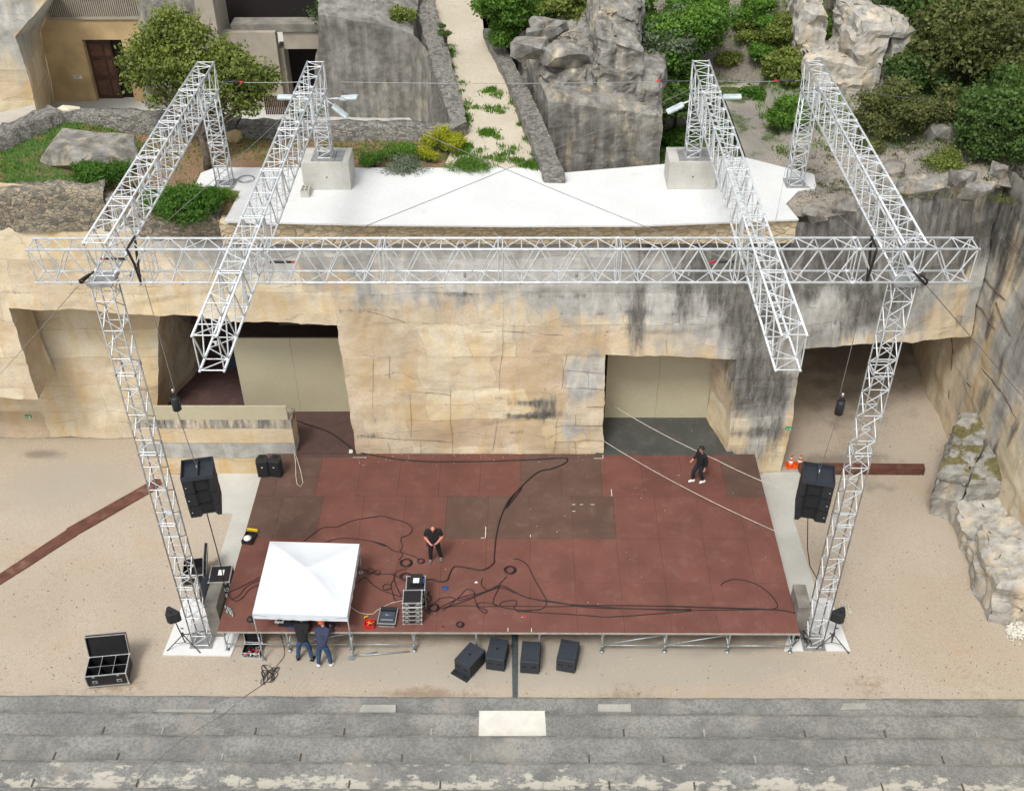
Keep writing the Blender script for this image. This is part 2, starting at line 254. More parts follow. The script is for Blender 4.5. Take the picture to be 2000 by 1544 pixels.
M['rockg']=soilmat('rocky_terrace',((.42,.37,.30),(.28,.26,.225),(.14,.13,.11)),((.05,.08,.02),(.09,.12,.03)),.60)
# ---------------------------------------------------------------- displaced surfaces
def disp(p,amp,f=.35,seed=0):
    q=Vector(p)*f+Vector((seed*7.1,seed*3.3,seed*1.7))
    v=mn.noise_vector(q)*1.0+mn.noise_vector(q*2.3)*.45+mn.noise_vector(q*5.6)*.22+mn.noise_vector(q*13)*.10
    return v*amp
def hcell(q):
    i,j,k=math.floor(q.x),math.floor(q.y),math.floor(q.z); return [math.modf(abs(math.sin(i*12.9898+j*78.233+k*37.719+o)*43758.5453))[0] for o in (0,1.7,3.1)]
def crag(p,c,seed):
    q=Vector((p.x*.85+seed,p.y*.85,p.z*1.25))+mn.noise_vector(p*.8)*.35; a=hcell(q); b=hcell(q*2.7+Vector((3,1,seed)))
    return (Vector((a[0]-.5,a[1]-.5,(a[2]-.5)*.5))*c+Vector((b[0]-.5,b[1]-.5,(b[2]-.5)*.5))*c*.35)
def patches(ps,amp=.09,res=.14,f=.5,seed=0,cg=0):
    V_=[];F_=[];o=0
    for pt in ps:
        a,b,c,d=[Vector(q) for q in pt[:4]]; am=pt[4] if len(pt)>4 else amp
        nu=max(1,int(max((b-a).length,(c-d).length)/res)); nv=max(1,int(max((d-a).length,(c-b).length)/res))
        for j in range(nv+1):
            l=a.lerp(d,j/nv); r=b.lerp(c,j/nv)
            for i in range(nu+1):
                p=l.lerp(r,i/nu); q=p+disp(p,am,f,seed)
                if cg>0: q=q+crag(p,cg,seed)
                elif cg<0:
                    row=math.floor(p.z/1.3+mn.noise(p*.3)*.5); cc=math.floor((p.y if p.x>17 else p.x)/2.1+row*.37+mn.noise(p*.4)*.4); c_=math.modf(abs(math.sin(cc*12.9898+row*78.233)*43758.5453))[0]*2-1
                    q=q+(Vector((-c_*cg*1.2,0,0)) if p.x>17 else Vector((0,c_*cg,0)))
                V_.append(q)
        for j in range(nv):
            for i in range(nu):
                k=o+j*(nu+1)+i; F_.append((k,k+1,k+nu+2,k+nu+1))
        o=len(V_)
    return np.array(V_),np.array(F_)
def blobstain(v,blobs):   # rust, soot and lichen patches, each a soft spot at a surveyed place on the wall
    a=np.zeros((len(v),4)); a[:,3]=1
    for (X,Z,rx,rz,ch,s) in blobs:
        d=((v[:,0]-X)/rx)**2+((v[:,2]-Z)/rz)**2; a[:,ch]+=s*np.exp(-d)
    return np.clip(a,0,1.3)
def yc(z): return 32.3+max(0,z-1.1)*.145     # the quarry face leans back a little
def Fp(px,py,off=0):
    r=ray(px,py); t=33/r.y
    for _ in range(12):
        p=CAM+r*t; t=(yc(p.z)+off)/r.y
    return CAM+r*t
ZT=10.9
# ================================================================ SETTING
# ---- ground
xs=np.linspace(-60,60,241); ys=np.concatenate([np.linspace(-20,14,18),np.linspace(14.5,45,123)])
xx,yy=np.meshgrid(xs,ys); v=np.stack([xx.ravel(),yy.ravel(),np.zeros(xx.size)],1); nx_=len(xs)
i,j=np.meshgrid(np.arange(nx_-1),np.arange(len(ys)-1)); k=(j*nx_+i).ravel(); f=np.stack([k,k+1,k+nx_+1,k+nx_],1)
gb=[]
for (px,py,rx,ry,ch,s) in [(1690,900,60,40,0,.5),(1600,905,70,40,0,.5),(1790,800,40,70,0,.3),(1650,780,120,130,0,.55),(1700,690,150,60,0,.8),(80,885,60,16,0,.75),(1420,1262,130,26,0,.6),(1200,1262,200,16,0,.35),(700,1255,260,14,0,.5),(1690,950,100,20,0,.4),
  (900,1300,500,40,1,.9),(1300,1300,300,40,1,.7),(60,1000,200,90,1,.45),(150,930,160,60,1,.7),(600,1345,160,20,2,.25),(830,1350,70,16,2,.9),(940,1320,30,50,2,.5),(1220,1345,70,30,2,.6),(1690,1335,60,25,2,.75),(60,1345,260,16,2,.4),(1900,1330,120,40,2,.5),(20,1250,60,60,2,.35),(1850,1170,60,90,2,.35),(240,1330,60,20,2,.7),(1000,1357,1100,4,2,.35),(860,1245,500,8,2,.5)]:
    p=G(px,py); gb.append((p.x,p.y,rx/57,ry/43,ch,s))
vv=v[:,[0,2,1]]; st=blobstain(vv,gb)
v[:,2]+=.012*np.sin(v[:,0]*1.7)*np.cos(v[:,1]*1.3)-.012
tag(npmesh('ground',v,f,M['sand'],None,True,st),'sandy gravel floor of the quarry',kind='structure')
# concrete strips beside the stage
def slabpoly(name,pts,z0,z1,mat,label=None,kind='structure'):
    o=MB().prism(pts,z0,z1).build(name,mat); tag(o,label,kind=kind); return o
def gp(l,z=0): return [tuple(G(a,b,z))[:2] for a,b in l]
slabpoly('pavement',[p for p in gp([(360,1172),(318,1279),(451,1281),(470,1234),(400,1170)])],-.1,.03,M['slab'],'white slab under the near left tower')
slabpoly('pavement',gp([(1545,1215),(1531,1271),(1661,1271),(1622,1168),(1585,1168)]),-.1,.03,M['slab'],'white slab under the near right tower')
slabpoly('pavement',gp([(428,922),(512,922),(512,930),(450,1200),(402,1172),(455,1003),(404,1000)]),-.1,.02,M['pave'],'cream strip left of the stage')
slabpoly('pavement',gp([(1484,930),(1493,922),(1565,922),(1578,1005),(1548,1010),(1598,1165),(1560,1225),(1540,1190)]),-.1,.02,M['pave'],'cream strip right of the stage')
pb=MB()
for q in range(1500):
    a_,b_=random.choice(((150,1100),(600,1330),(1800,1150),(1300,1320),(100,1300),(1700,1300),(1700,850),(1900,1300)))
    p=G(random.gauss(a_,170),random.gauss(b_,60),0)
    if p.y<21.75 or p.y>44 or p.x>17 or (-10.2<p.x<9.2 and p.y>23.3): continue
    s_=random.uniform(.010,.035); pb.m=0 if random.random()<.6 else 1; pb.box((p.x,p.y,s_*.3),(s_,s_*.8,s_*.6),random.random()*3)
tag(pb.build('pebbles',[simple('pale_pebble',(.55,.50,.42),.9),simple('dark_pebble',(.12,.085,.055),.9)]),'small loose pebbles scattered over the sandy floor',kind='stuff')
# ---- quarry face
def F3(px,py,off=0): return Fp(px,py,off)
tops=[(-160,350),(20,355),(190,385),(300,428),(400,434),(560,436),(680,440),(850,442),(1010,442),(1200,440),(1400,436),(1560,430)]
bots=[(-160,585),(20,598),(170,608),(310,617),(390,622),(530,628),(660,636),(790,660),(960,690),(1183,691),(1300,694),(1440,702)]
TP=[F3(*q) for q in tops]; BP=[F3(*q) for q in bots]
for k_,z in zip(range(len(TP)),(12.4,12.3,11.6,10.8,10.65,10.62,10.62,10.62,10.62,10.62,10.62,10.65)):
    p=V(*tops[k_],33.75); TP[k_]=Vector((p.x,33.75,p.z))
mids=[t.lerp(b,.30)+Vector((0,-.12,0)) for t,b in zip(TP,BP)]
ps=[]
for k_ in range(len(TP)-1):
    ps.append((BP[k_],BP[k_+1],mids[k_+1],mids[k_])); ps.append((mids[k_],mids[k_+1],TP[k_+1],TP[k_]))
# central pier between the openings
c0=F3(695,886);c1=F3(790,886);c2=F3(960,887);c3=F3(1176,886)
for q in (c0,c1,c2,c3): q.z=.9; q.y=32.3
ps+=[(c0,c1,BP[7],BP[6]),(c1,c2,BP[8],BP[7]),(c2,c3,BP[9],BP[8])]
# right pier
q0=Vector((F3(1420,888).x,32.3,0)); q1=Vector((10.25,32.45,0)); l1=F3(1572,680); t1=V(1600,428,34.0)
ps+=[(q0,q1,l1,BP[11]),(BP[11],l1,t1,TP[11])]
# right hand face over the passage, running back to the side wall
l2=XP(1896,655,17.5); t2=Vector((17.6,36.6,10.7)); lm=Vector((13.6,33.9,V(1730,668,33.9).z)); tm=Vector((13.6,34.9,11.35))
ps+=[(l1,lm,tm,t1),(lm,l2,t2,tm)]
# undersides and reveals
def back(p,dy,dz=0): return Vector((p.x,p.y+dy,p.z+dz))
for k_ in range(len(BP)-1): ps.append((back(BP[k_],3.2,-.05),back(BP[k_+1],3.2,-.05),BP[k_+1],BP[k_]))
ps+=[(back(l1,8),back(lm,7),lm,l1),(back(lm,7),back(l2,6),l2,lm)]
ps+=[(c3,back(c3,4),back(BP[9],3.2),BP[9]),(back(c0,4),c0,BP[6],back(BP[6],3.2))]
rv=G(1378,816,1.1); rt=V(1389,694,rv.y); rb=Vector((rv.x,rv.y+.3,-.1))
ps+=[(rb,q0,BP[11],Vector((rt.x,rb.y,rt.z+.3)))]
ps+=[(q1,back(q1,9),back(l1,8),l1)]
# left block, recess wall and reveals
YR=34.5
def R3(px,py): return V(px,py,YR)
e0=V(-160,770,32.6);e1=V(76,782,32.6)
ps+=[(e0,e1,BP[1],BP[0])]
r0=Vector((-26,YR,0));r1=Vector((-19.2,YR,0));r2=Vector((R3(262,860).x,YR,0));r3=Vector((-15.3,YR,0))
u0=V(-160,560,YR+.4);u1=V(60,560,YR+.4);u2=V(200,580,YR+.4);u3=V(312,600,YR+.4)
ps+=[(r0,r1,u1,u0),(r1,r2,u2,u1),(r2,r3,u3,u2)]
ps+=[(e1,Vector((e1.x,YR,e1.z)),Vector((BP[1].x,YR,BP[1].z)),BP[1]),(e0,back(e0,2),back(e1,2),e1)]
w1=G(384,800,1.1); ps+=[(r3,Vector((w1.x-.21,38.8,0)),V(384,640,38.8),u3)]
# side wall on the right
sx=17.5
for a,b in ((44,38),(38,34.5),(34.5,31),(31,27),(27,22),(22,14)):
    ps.append((Vector((sx+ (0 if a<40 else .6),a,-.2)),Vector((sx,b,-.2)),Vector((sx+.2,b,11.4+ (36-b)*.02)),Vector((sx+.2,a,10.9))))
v,f=patches(ps,.11,.12,.55,0,-.03)
bl=[]
def FB(px,py,rx,ry,ch,s): p=Fp(px,py); bl.append((p.x,p.z,rx/54,ry/43,ch,s))
for a in [(620,490,330,35,0,.40),(930,530,290,55,0,.50),(1150,560,150,60,0,.5),(760,580,160,30,0,.22),(1330,540,150,100,0,.65),(1480,560,90,110,0,.9),(1490,600,60,120,1,.5),(1500,880,30,60,1,.35),(1380,520,90,60,1,.3),(1450,760,30,120,1,.45),(1530,850,20,60,1,.4),(1650,560,170,110,0,1.1),(1820,560,90,90,0,.9),(1500,720,60,90,0,.6),(1500,800,40,50,0,.8),(1470,880,40,40,0,.4),(1140,715,60,25,0,.45),(1140,760,45,35,0,.5),(1130,840,50,22,0,.55),(480,500,110,30,0,.4),(60,400,160,30,0,.6),(440,455,120,18,0,.55),(1700,460,130,50,0,.8),
  (1245,620,22,85,1,.95),(1330,590,25,70,1,.5),(1290,470,60,22,1,.45),(1410,560,60,70,1,.55),(1480,640,55,90,1,.7),(1500,760,60,30,1,.7),(1455,900,30,20,1,.5),(1510,780,25,70,1,.5),(1560,500,200,60,1,.2),(1780,480,120,60,1,.2),(1760,620,60,50,1,.5),(1480,520,60,60,1,.4),(1350,480,60,30,1,.4),(1650,650,100,14,1,.4),(1470,850,40,10,1,.6),(1480,740,60,10,1,.6),(1600,480,50,120,1,.4),(1200,480,80,18,1,.4),(820,500,60,14,1,.35),(700,540,30,40,1,.2),(1600,560,40,60,1,.55),(1690,600,40,50,1,.7),(1840,560,70,50,1,.5),(1020,785,50,6,1,.8),(1065,800,30,30,1,.6),(1020,810,60,7,1,.9),(1010,843,30,4,1,.6),(720,850,35,6,1,.8),(740,820,35,8,1,.4),(705,806,28,5,1,.4),(980,775,30,4,1,.5),(1070,720,15,50,1,.3),(900,573,70,5,1,.6),(700,605,90,5,1,.5),(640,580,60,5,1,.5),(1100,577,110,5,1,.6),(60,395,90,20,1,.45),(340,455,60,10,1,.5),(450,460,60,10,1,.4),(60,640,4,90,1,.3),(30,570,50,3,1,.5),(90,745,60,25,1,.2),(1160,610,140,4,1,.5),(1640,680,90,12,1,.3),
  (850,800,120,60,2,.5),(1020,760,60,100,2,.6),(560,600,120,20,2,.3),(700,720,50,40,2,.3),(100,470,200,25,2,.5),(230,700,60,100,2,.3),(1500,870,40,40,2,.8),(1180,660,60,20,2,.6),(1000,560,200,12,2,.5),(760,560,90,20,2,.2),(1110,870,60,30,2,.4)]: FB(*a)
bl+=[(12,9.4,2.6,1.6,1,.58),(15,9.3,2.4,1.7,1,.62),(16.8,8.6,1.2,1.8,1,.5),(14,7.6,2.0,.8,1,.45),(11,7.6,.25,1.0,1,-.8),(10.5,7.0,.5,.5,1,-.6),(12.9,7.9,.2,.9,1,-.7),(15.2,7.2,.5,.7,1,-.5),(8.5,8.6,.25,1.2,1,-.6),(16.9,5.6,.4,.7,1,.5)]
st=blobstain(v,bl); st=np.clip(st,0,1.3)
# the side wall carries its own runs
sw=v[:,0]>17.0
st[:,0]=np.where(sw,st[:,0]*.6,st[:,0]); st[:,1]=np.where(sw,st[:,1]*.35,st[:,1])
for (Y_,Z_,ry,rz,ch,s) in [(36.5,9.8,1.4,1.8,0,.8),(33.5,10.6,2.0,1.0,0,.6),(30,10.8,3,1.2,0,.5),(36.2,9.2,1.0,2.2,1,.6),(34,9.6,.6,1.6,1,.5),(31.5,9.8,1.0,1.2,1,.5),(34.6,7.2,.25,1.2,1,.8),(32.5,5.2,.2,.9,1,.8),(30.2,4.0,.25,.9,1,.8),(33,6.3,.5,2.0,0,.8),(31.5,4.2,.5,2.6,0,.6),(30,7,1.2,2.2,0,.5),(35.5,7,.5,2,0,.6),(32,8,.4,2.5,1,.6),(34.2,5.8,.3,.8,1,.9),(33,3.4,.4,.9,1,.9),(31.5,8.2,.3,.9,1,.9),(31,2.2,.3,.8,1,.9),(29,5,.5,2,1,.5),(37,10,1.2,1,1,.6),(35,9.8,.35,2.5,1,.7),(33.6,10,.25,2.6,1,.6),(32.6,10.2,.3,2.2,1,.6),(31.8,7,.8,3,0,.5),(34.6,5,.4,2.5,0,.5),(30.5,9.5,.3,2.5,1,.6),(29,8,.9,3,0,.6)]:
    d=((v[:,1]-Y_)/ry)**2+((v[:,2]-Z_)/rz)**2; st[:,ch]+=np.where(sw,s*np.exp(-d),0)
cw=npmesh('quarry_cliff',v,f,M['cliff'],None,True,st); tag(cw,'tall pale limestone quarry face with cut openings behind the red stage','cliff')
# cracks cut in the face
CM=simple('crack_shade',(.16,.12,.08),.95)
def crack(pts,wd=.03):
    P=[]
    for a,b in zip(pts[:-1],pts[1:]):
        for t_ in np.linspace(0,1,7)[:-1]: P.append((a[0]+(b[0]-a[0])*t_,a[1]+(b[1]-a[1])*t_))
    P.append(pts[-1]); Q=[]
    for (a,b) in P:
        p=Fp(a,b); dd=disp(p,.10,.55); p=p+dd; p.y-=.0; p.x+=random.uniform(-.015,.015); Q.append(p)
    MB().tube(Q,[wd*random.uniform(.5,1.1) for _ in Q],4).build('crack',CM,cw)
for c_ in ([(985,560),(984,650),(975,770),(962,885)],[(870,650),(878,760),(884,885)],[(620,597),(710,605),(790,630)],[(560,590),(650,600)],[(480,510),(560,545),(620,600)],[(820,565),(900,560),(1000,575),(1130,580)],[(1185,655),(1100,652),(870,648)],[(675,688),(770,700)],[(800,765),(880,772)],[(760,740),(760,700)],[(728,700),(726,800)],[(800,770),(803,850)],[(1105,690),(1095,780),(1080,885)],[(1100,760),(1178,760)],[(1105,725),(1180,728)],[(1095,797),(1178,797)],[(1085,832),(1178,832)],[(1080,862),(1178,862)],[(1148,728),(1148,760)],[(1125,797),(1125,832)],[(1125,862),(1125,886)],[(1300,570),(1305,690)],[(1190,550),(1187,650)],[(700,850),(880,862)],[(760,862),(762,885)],[(820,862),(820,885)],[(1430,740),(1560,738)],[(1430,800),(1550,785)],[(1425,845),(1480,842),(1482,890)],[(1440,620),(1560,640)],[(1440,570),(1520,572)]): crack(c_,.008)
for pts in ([(1917,718),(1942,748),(1966,776),(1988,822)],[(1921,782),(1936,812)],[(1950,592),(1962,625),(1972,655)],[(1893,575),(1921,606),(1948,646)],[(1885,745),(1905,762)],[(1940,838),(1958,872),(1975,905)],[(1960,930),(1950,980),(1944,1010)],[(1972,470),(1990,500)],[(1905,520),(1935,560),(1965,585)],[(1862,655),(1860,730),(1852,790)],[(1925,870),(1935,900)]):
    Q=[]
    for a,b in zip(pts[:-1],pts[1:]):
        for t_ in (0,.33,.66): p=XP(a[0]+(b[0]-a[0])*t_,a[1]+(b[1]-a[1])*t_,17.6); Q.append(p+disp(p,.10,.55)+Vector((-.02,random.uniform(-.03,.03),0)))
    p=XP(*pts[-1],17.6); Q.append(p+disp(p,.10,.55)); MB().tube(Q,[random.uniform(.015,.05) for _ in Q],4).build('crack',CM,cw)
# rubble coping on top of the face
cop=MB(); n=60
def coprun(name,a,b,z0,z1,mat,label,th=.5,lump=.06,cat='wall',sub=.22,jag=.1):
    a=Vector(a);b=Vector(b); L=(b-a).length; n=max(2,int(L/sub)); d=(b-a).normalized(); nn=Vector((-d.y,d.x,0)); vs=[];fs=[]; nz=5
    for i_ in range(n+1):
        p=a.lerp(b,i_/n); zb=z0[0]+(z0[1]-z0[0])*i_/n; zt=z1[0]+(z1[1]-z1[0])*i_/n+mn.noise(Vector((p.x*2.1,p.y*2.1,3)))*jag
        ring=[]
        for k in range(nz+1): ring.append((0,zb+(zt-zb)*k/nz))
        ring+=[(th*.5,zt+.03),(th,zt)]
        for k in range(1,nz+1): ring.append((th,zt-(zt-zb)*k/nz))
        for (o_,z_) in ring:
            q=Vector((p.x+nn.x*o_,p.y+nn.y*o_,z_)); vs.append(q+disp(q,lump,1.6,2))
    m=len(ring)
    for i_ in range(n): fs+=[(i_*m+k,(i_+1)*m+k,(i_+1)*m+k+1,i_*m+k+1) for k in range(m-1)]
    v_=np.array(vs); o=npmesh(name,v_,np.array(fs),mat,None,True,blobstain(v_,[])); 
    if label: tag(o,label,cat)
    return o
a_=G(436,432,ZT);b_=G(1560,428,ZT)
coprun('rubble_wall',(a_.x-.2,33.30,0),(b_.x,33.34,0),(9.9,9.9),(ZT-.10,ZT-.10),M['rub'],'cream rubble masonry band under the front edge of the white roof slab',.45,.05,jag=.0)
coprun('rubble_wall',(-24,33.2,0),(V(200,380,33.5).x,33.5,0),(10.6,10.3),(12.0,11.9),M['rubw'],'weathered rubble parapet at the left end above the quarry face',.7,.10)
coprun('rubble_wall',(V(195,380,33.6).x,33.58,0),(a_.x-.25,33.45,0),(10.0,9.95),(11.5,10.85),M['rubw'],'dark lichened rubble edge left of the white slab above the quarry face',.6,.10)
# opening interiors
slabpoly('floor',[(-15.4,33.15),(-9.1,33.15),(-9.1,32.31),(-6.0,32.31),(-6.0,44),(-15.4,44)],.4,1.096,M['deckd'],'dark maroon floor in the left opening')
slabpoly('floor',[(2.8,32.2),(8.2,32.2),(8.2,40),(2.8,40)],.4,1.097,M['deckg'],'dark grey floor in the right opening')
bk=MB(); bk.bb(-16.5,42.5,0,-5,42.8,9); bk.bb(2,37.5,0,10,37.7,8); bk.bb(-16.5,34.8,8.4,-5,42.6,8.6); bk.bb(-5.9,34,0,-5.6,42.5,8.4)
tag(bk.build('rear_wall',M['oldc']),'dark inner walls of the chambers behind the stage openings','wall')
pw=MB(); pw.bb(9.6,44,-.1,19,44.4,8); tag(pw.build('passage_wall',M['pave']),'shaded wall closing the passage right of the stage','wall')  # pale surface chosen to bounce light into the passage
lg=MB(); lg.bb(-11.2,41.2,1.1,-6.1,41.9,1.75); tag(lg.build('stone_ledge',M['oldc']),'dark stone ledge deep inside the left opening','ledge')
# beige panels
def panel(name,px0,px1,pyb,pyt0,label,yo=0,nj=1):
    a=G(px0,pyb,1.1); b=G(px1,pyb,1.1); t=V(px0,pyt0,a.y+yo)
    r=empty(name,(0,0,0),0,label,'panel'); n=nj+1
    for k in range(n):
        x0=a.x+(b.x-a.x)*k/n; x1=a.x+(b.x-a.x)*(k+1)/n
        MB().bb(x0+.004,a.y,1.1,x1-.004,a.y+.08,t.z).build('board',M['beige'],r)
panel('beige_screen',480,696,803,661,'beige board screen standing in the left opening behind the stage')
panel('beige_screen',1180,1379,815,686,'beige board screen closing the right opening behind the stage')
b_=MB(); p=G(470,720,1.1); b_.bb(p.x-.55,p.y,1.1,p.x+.2,p.y+.1,2.3); tag(b_.build('wall_board',M['screen']),'blue grey board standing in shade behind the left beige screen','board')
# low block wall with board on top
lw=empty('low_wall',(0,0,0),0,'low limestone block wall with a beige board along its top beside the stage','wall')
xa,xb=-15.0,V(568,822,32.3).x; zt_=V(450,822,32.3).z
t3=cliffmat('cut_block_stone',joints=False)
z=0; rows=[0,.86,1.62,zt_-.36,zt_]
for ri in range(4):
    n=[6,6,5,5][ri]; o_=ri*.7
    for k in range(n):
        x0=xa+(xb-xa)*max(0,(k-(o_%1)*.5*(k>0)))/n; x1=xa+(xb-xa)*min(1,((k+1)-(o_%1)*.5*(k+1<n))/n)
        if rows[ri]<1.0 and x0>-10.2: pass
        v_,f_=patches([((x0,32.3,rows[ri]),(x1,32.3,rows[ri]),(x1,32.3+(.02 if ri<3 else .06),rows[ri+1]-.008),(x0,32.3+(.02 if ri<3 else .06),rows[ri+1]-.008)),((x0,32.3+.06,rows[ri+1]-.008),(x1,32.3+.06,rows[ri+1]-.008),(x1,33.1,rows[ri+1]-.008),(x0,33.1,rows[ri+1]-.008)),((x1,32.3,rows[ri]),(x1,33.1,rows[ri]),(x1,33.1,rows[ri+1]-.008),(x1,32.32,rows[ri+1]-.008))],.012,.2,1.2)
        st=blobstain(v_,[]); st[:,0]=[.0,.62,.05,.25][ri]; st[:,1]=[0,.0,.05,.62][ri]; st[:,2]=[.5,0,.3,0][ri]
        npmesh('stone_block',v_,f_,t3,lw,True,st)
zb2=V(450,790,32.5).z
MB().bb(xa-.1,32.38,zt_,xb-.12,32.46,zb2).build('board',M['beige'],lw)
# ---- stage
sg=empty('stage',(0,0,0),0,'large low outdoor stage decked with red and brown plywood panels','stage')
ZS=1.1; rowsY=[G(1000,1234,ZS).y,G(1000,1137,ZS).y,G(1000,1051,ZS).y,G(1000,969,ZS).y,G(1000,893,ZS).y]
xL,xR=-10.08,9.02; sm=G(946,1180,ZS).x; pw_=1.545
def stxl(y): return xL
colx=[xL]+[x for x in [sm+pw_*k for k in range(-8,8)] if xL+.35<x<xR-.35]+[xR]
for ri in range(4):
    off=[0,-.02,.02,-.35][ri]
    cx=[xL]+[x+off*(1 if ri==3 else .3) for x in colx[1:-1]]+[xR]
    for k in range(len(cx)-1):
        x0,x1=cx[k],cx[k+1]; c=G(0,0,ZS); xm=(x0+x1)/2; ym=(rowsY[ri]+rowsY[ri+1])/2
        m='deck'
        if ri==2 and (-2.75<xm<3.2 or xm<-7.3): m='deckb'
        if ri==3 and (xm<-7.6 or .5<xm<3.0 or xm>8.0): m='deckb'
        MB().bb(x0+.003,rowsY[ri]+.003,ZS-.05,x1-.003,rowsY[ri+1]-.003,ZS+random.uniform(-.003,.003)).build('deck_panel',M[m],sg)
y4=rowsY[4]
for (x0,x1,m) in ((xL,-8.9,'deckb'),(-8.9,-6.2,'deckd'),(-6.2,-3.2,'deck'),(-3.2,0.1,'deck'),(.1,3.1,'deckb'),(3.1,5.6,'deck'),(5.6,7.95,'deck'),(7.95,xR,'deckb')):
    MB().bb(x0+.003,y4+.003,ZS-.05,x1-.003,32.28,ZS-.004).build('deck_panel',M[m],sg)
MB().bb(xL,rowsY[0]-.025,ZS-.075,xR,rowsY[0]-.004,ZS-.006).build('front_edge',simple('raw_ply_edge',(.38,.34,.29),.8),sg)
yf=rowsY[0]+.1
fr=MB()
for x in np.linspace(xL+.15,xR-.15,10):
    for yy_ in (yf,yf+2.07,yf+4.14):
        l=MB(); l.tube([(x,yy_,.02),(x,yy_,ZS-.06)],.03,8); l.tube([(x,yy_,.02),(x,yy_,.05)],.08,8); l.tube([(x,yy_,.3),(x,yy_,.34)],.055,8); l.tube([(x,yy_,.85),(x,yy_,.9)],.055,8)
        l.build('scaffold_leg',M['galv'],sg)
xl_=list(np.linspace(xL+.15,xR-.15,10))
r_=MB()
for k in range(9):
    r_.tube([(xl_[k],yf,ZS-.12),(xl_[k+1],yf,ZS-.12)],.024,6)
for k in (0,1,2,6,7,8): r_.tube([(xl_[k],yf,.34),(xl_[k+1],yf,.34)],.024,6)
for k in (1,6,7): r_.tube([(xl_[k],yf,.36),(xl_[k+1],yf,ZS-.2)],.024,6)
for k in range(10): r_.tube([(xl_[k],yf,.34),(xl_[k],yf+4.1,.34)],.024,6); r_.tube([(xl_[k],yf,ZS-.12),(xl_[k],yf+7.5,ZS-.12)],.03,6)
r_.build('ledger_tube',M['galv'],sg)
# corner tape marks on deck
tp=MB()
for px,py,dx,dy in ((1178,895,-.35,.0),(1178,895,0,.2),(683,878,.12,-.2),(690,893,.5,0),(948,1050,-.15,0),(948,1050,0,.55),(1118,985,.1,0),(1133,985,.1,0),(1154,985,.12,.0),(1118,998,.1,0),(1036,1048,0,.1),(1195,968,0,.35),(1038,1233,0,.14),(992,1232,0,.12)):
    p=G(px,py,ZS); tp.bb(min(p.x,p.x+dx)-.012,min(p.y,p.y+dy)-.012,ZS+.004,max(p.x,p.x+dx)+.012,max(p.y,p.y+dy)+.012,ZS+.007)
tp.build('tape_mark',M['wht'],sg)
sc_=MB()
for q in range(110):
    px=random.uniform(660,1200) if q<70 else random.uniform(520,1500); py=random.gauss(892,7) if q<70 else random.uniform(800,1200)
    p=G(px,py,ZS); s_=random.uniform(.008,.03); sc_.box((p.x,p.y,ZS+.008),(s_,s_*random.uniform(.5,1),.01),random.random()*3)
tag(sc_.build('stone_chips',M['wht']),'white stone chips scattered on the deck below the quarry face','debris',kind='stuff')
# drain and planks in the ground
tag(MB().prism(gp([(999,1237),(1012,1237),(1011,1363),(1001,1363)]),-.02,.02).build('drain_channel',M['drain']),'dark metal drain channel running from stage to seating','drain')
tag(MB().prism(gp([(310,932),(318,948),(145,1048),(130,1033)]),-.03,.04).build('steel_edging',M['rust']),'upper brown edging strip beside the left tower on the sand','edging')
tag(MB().prism(gp([(138,1030),(150,1046),(-60,1180),(-60,1160)]),-.03,.035).build('steel_edging',M['rust']),'lower brown edging strip leaving the left side of the photo','edging')
tag(MB().prism(gp([(1558,914),(1802,916),(1804,927),(1562,926)]),-.05,.30).build('steel_edging',M['rust']),'straight brown edging board across the passage on the right','edging')
# ---- seating tiers
zt=[.06,.34,.78,1.24,1.70,2.15]; py_=[1360,1392,1436,1487,1541,1600]; yE=[G(1000,a,b).y for a,b in zip(py_,zt)]+[G(1000,1660,2.6).y]
names=['lowest grey stone seating tier beside the sandy ground','second grey stone seating tier with a white slab set in it','third grey stone seating tier from the sand','fourth stone seating tier with peeling white lichen patches','fifth stone seating tier at the bottom edge','sixth stone seating tier below the picture edge']
for k in range(6):
    y1=yE[k]; y0=yE[k+1]; zz=zt[k]
    r=empty('seating_tier',(0,0,0),0,names[k],'seating','stone seating tiers facing the stage')
    xs=np.arange(-24,24.01,.12); yv=np.linspace(y0-.12,y1,12); V_=[]
    for yq in yv:
        for xq in xs:
            nd_=mn.noise(Vector((xq*.7,yq*3,k*5)))*.03*(1 if yq>y1-.05 else .15)
            V_.append((xq,yq+nd_+.012*mn.noise(Vector((xq*3,0,k))),zz+.012*mn.noise(Vector((xq*.5,yq,k)))-(.02 if yq>y1-.02 else 0)))
    n0=len(xs); base=(len(yv)-1)*n0
    for xq in range(n0): q=V_[base+xq]; V_.append((q[0],q[1]+.005,zz-.5))
    i,j=np.meshgrid(np.arange(n0-1),np.arange(len(yv))); kk=(j*n0+i).ravel(); f=np.stack([kk,kk+1,kk+n0+1,kk+n0],1)
    V_=np.array(V_); st=np.zeros((len(V_),4)); 
    st[:,:3]=np.clip(1-np.abs(V_[:,1:2]-(y0+.40))/.45,0,1); st[:,1]=np.clip(1-(y1-V_[:,1])/.10,0,1); st[:,2]=0; st[:,3]=1  # red: peeling near edge; green: far lip wear and painted highlight
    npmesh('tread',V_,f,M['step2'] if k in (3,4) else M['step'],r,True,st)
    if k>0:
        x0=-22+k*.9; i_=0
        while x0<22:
            if not(-1.4<x0<1.4 and k==1): MB().bb(x0,y0+.30,zz-.01,x0+.05,y0+.55,zz+.022).build('joint_strip',M['wood'] if i_%3!=1 else M['rep'],r)  # dark strips stand in for shade in the slab gaps; some are mortar toned
            x0+= [3.1,2.6,2.1,3.6,2.2,2.9][(i_+k)%6]*random.uniform(.75,1.25); i_+=1
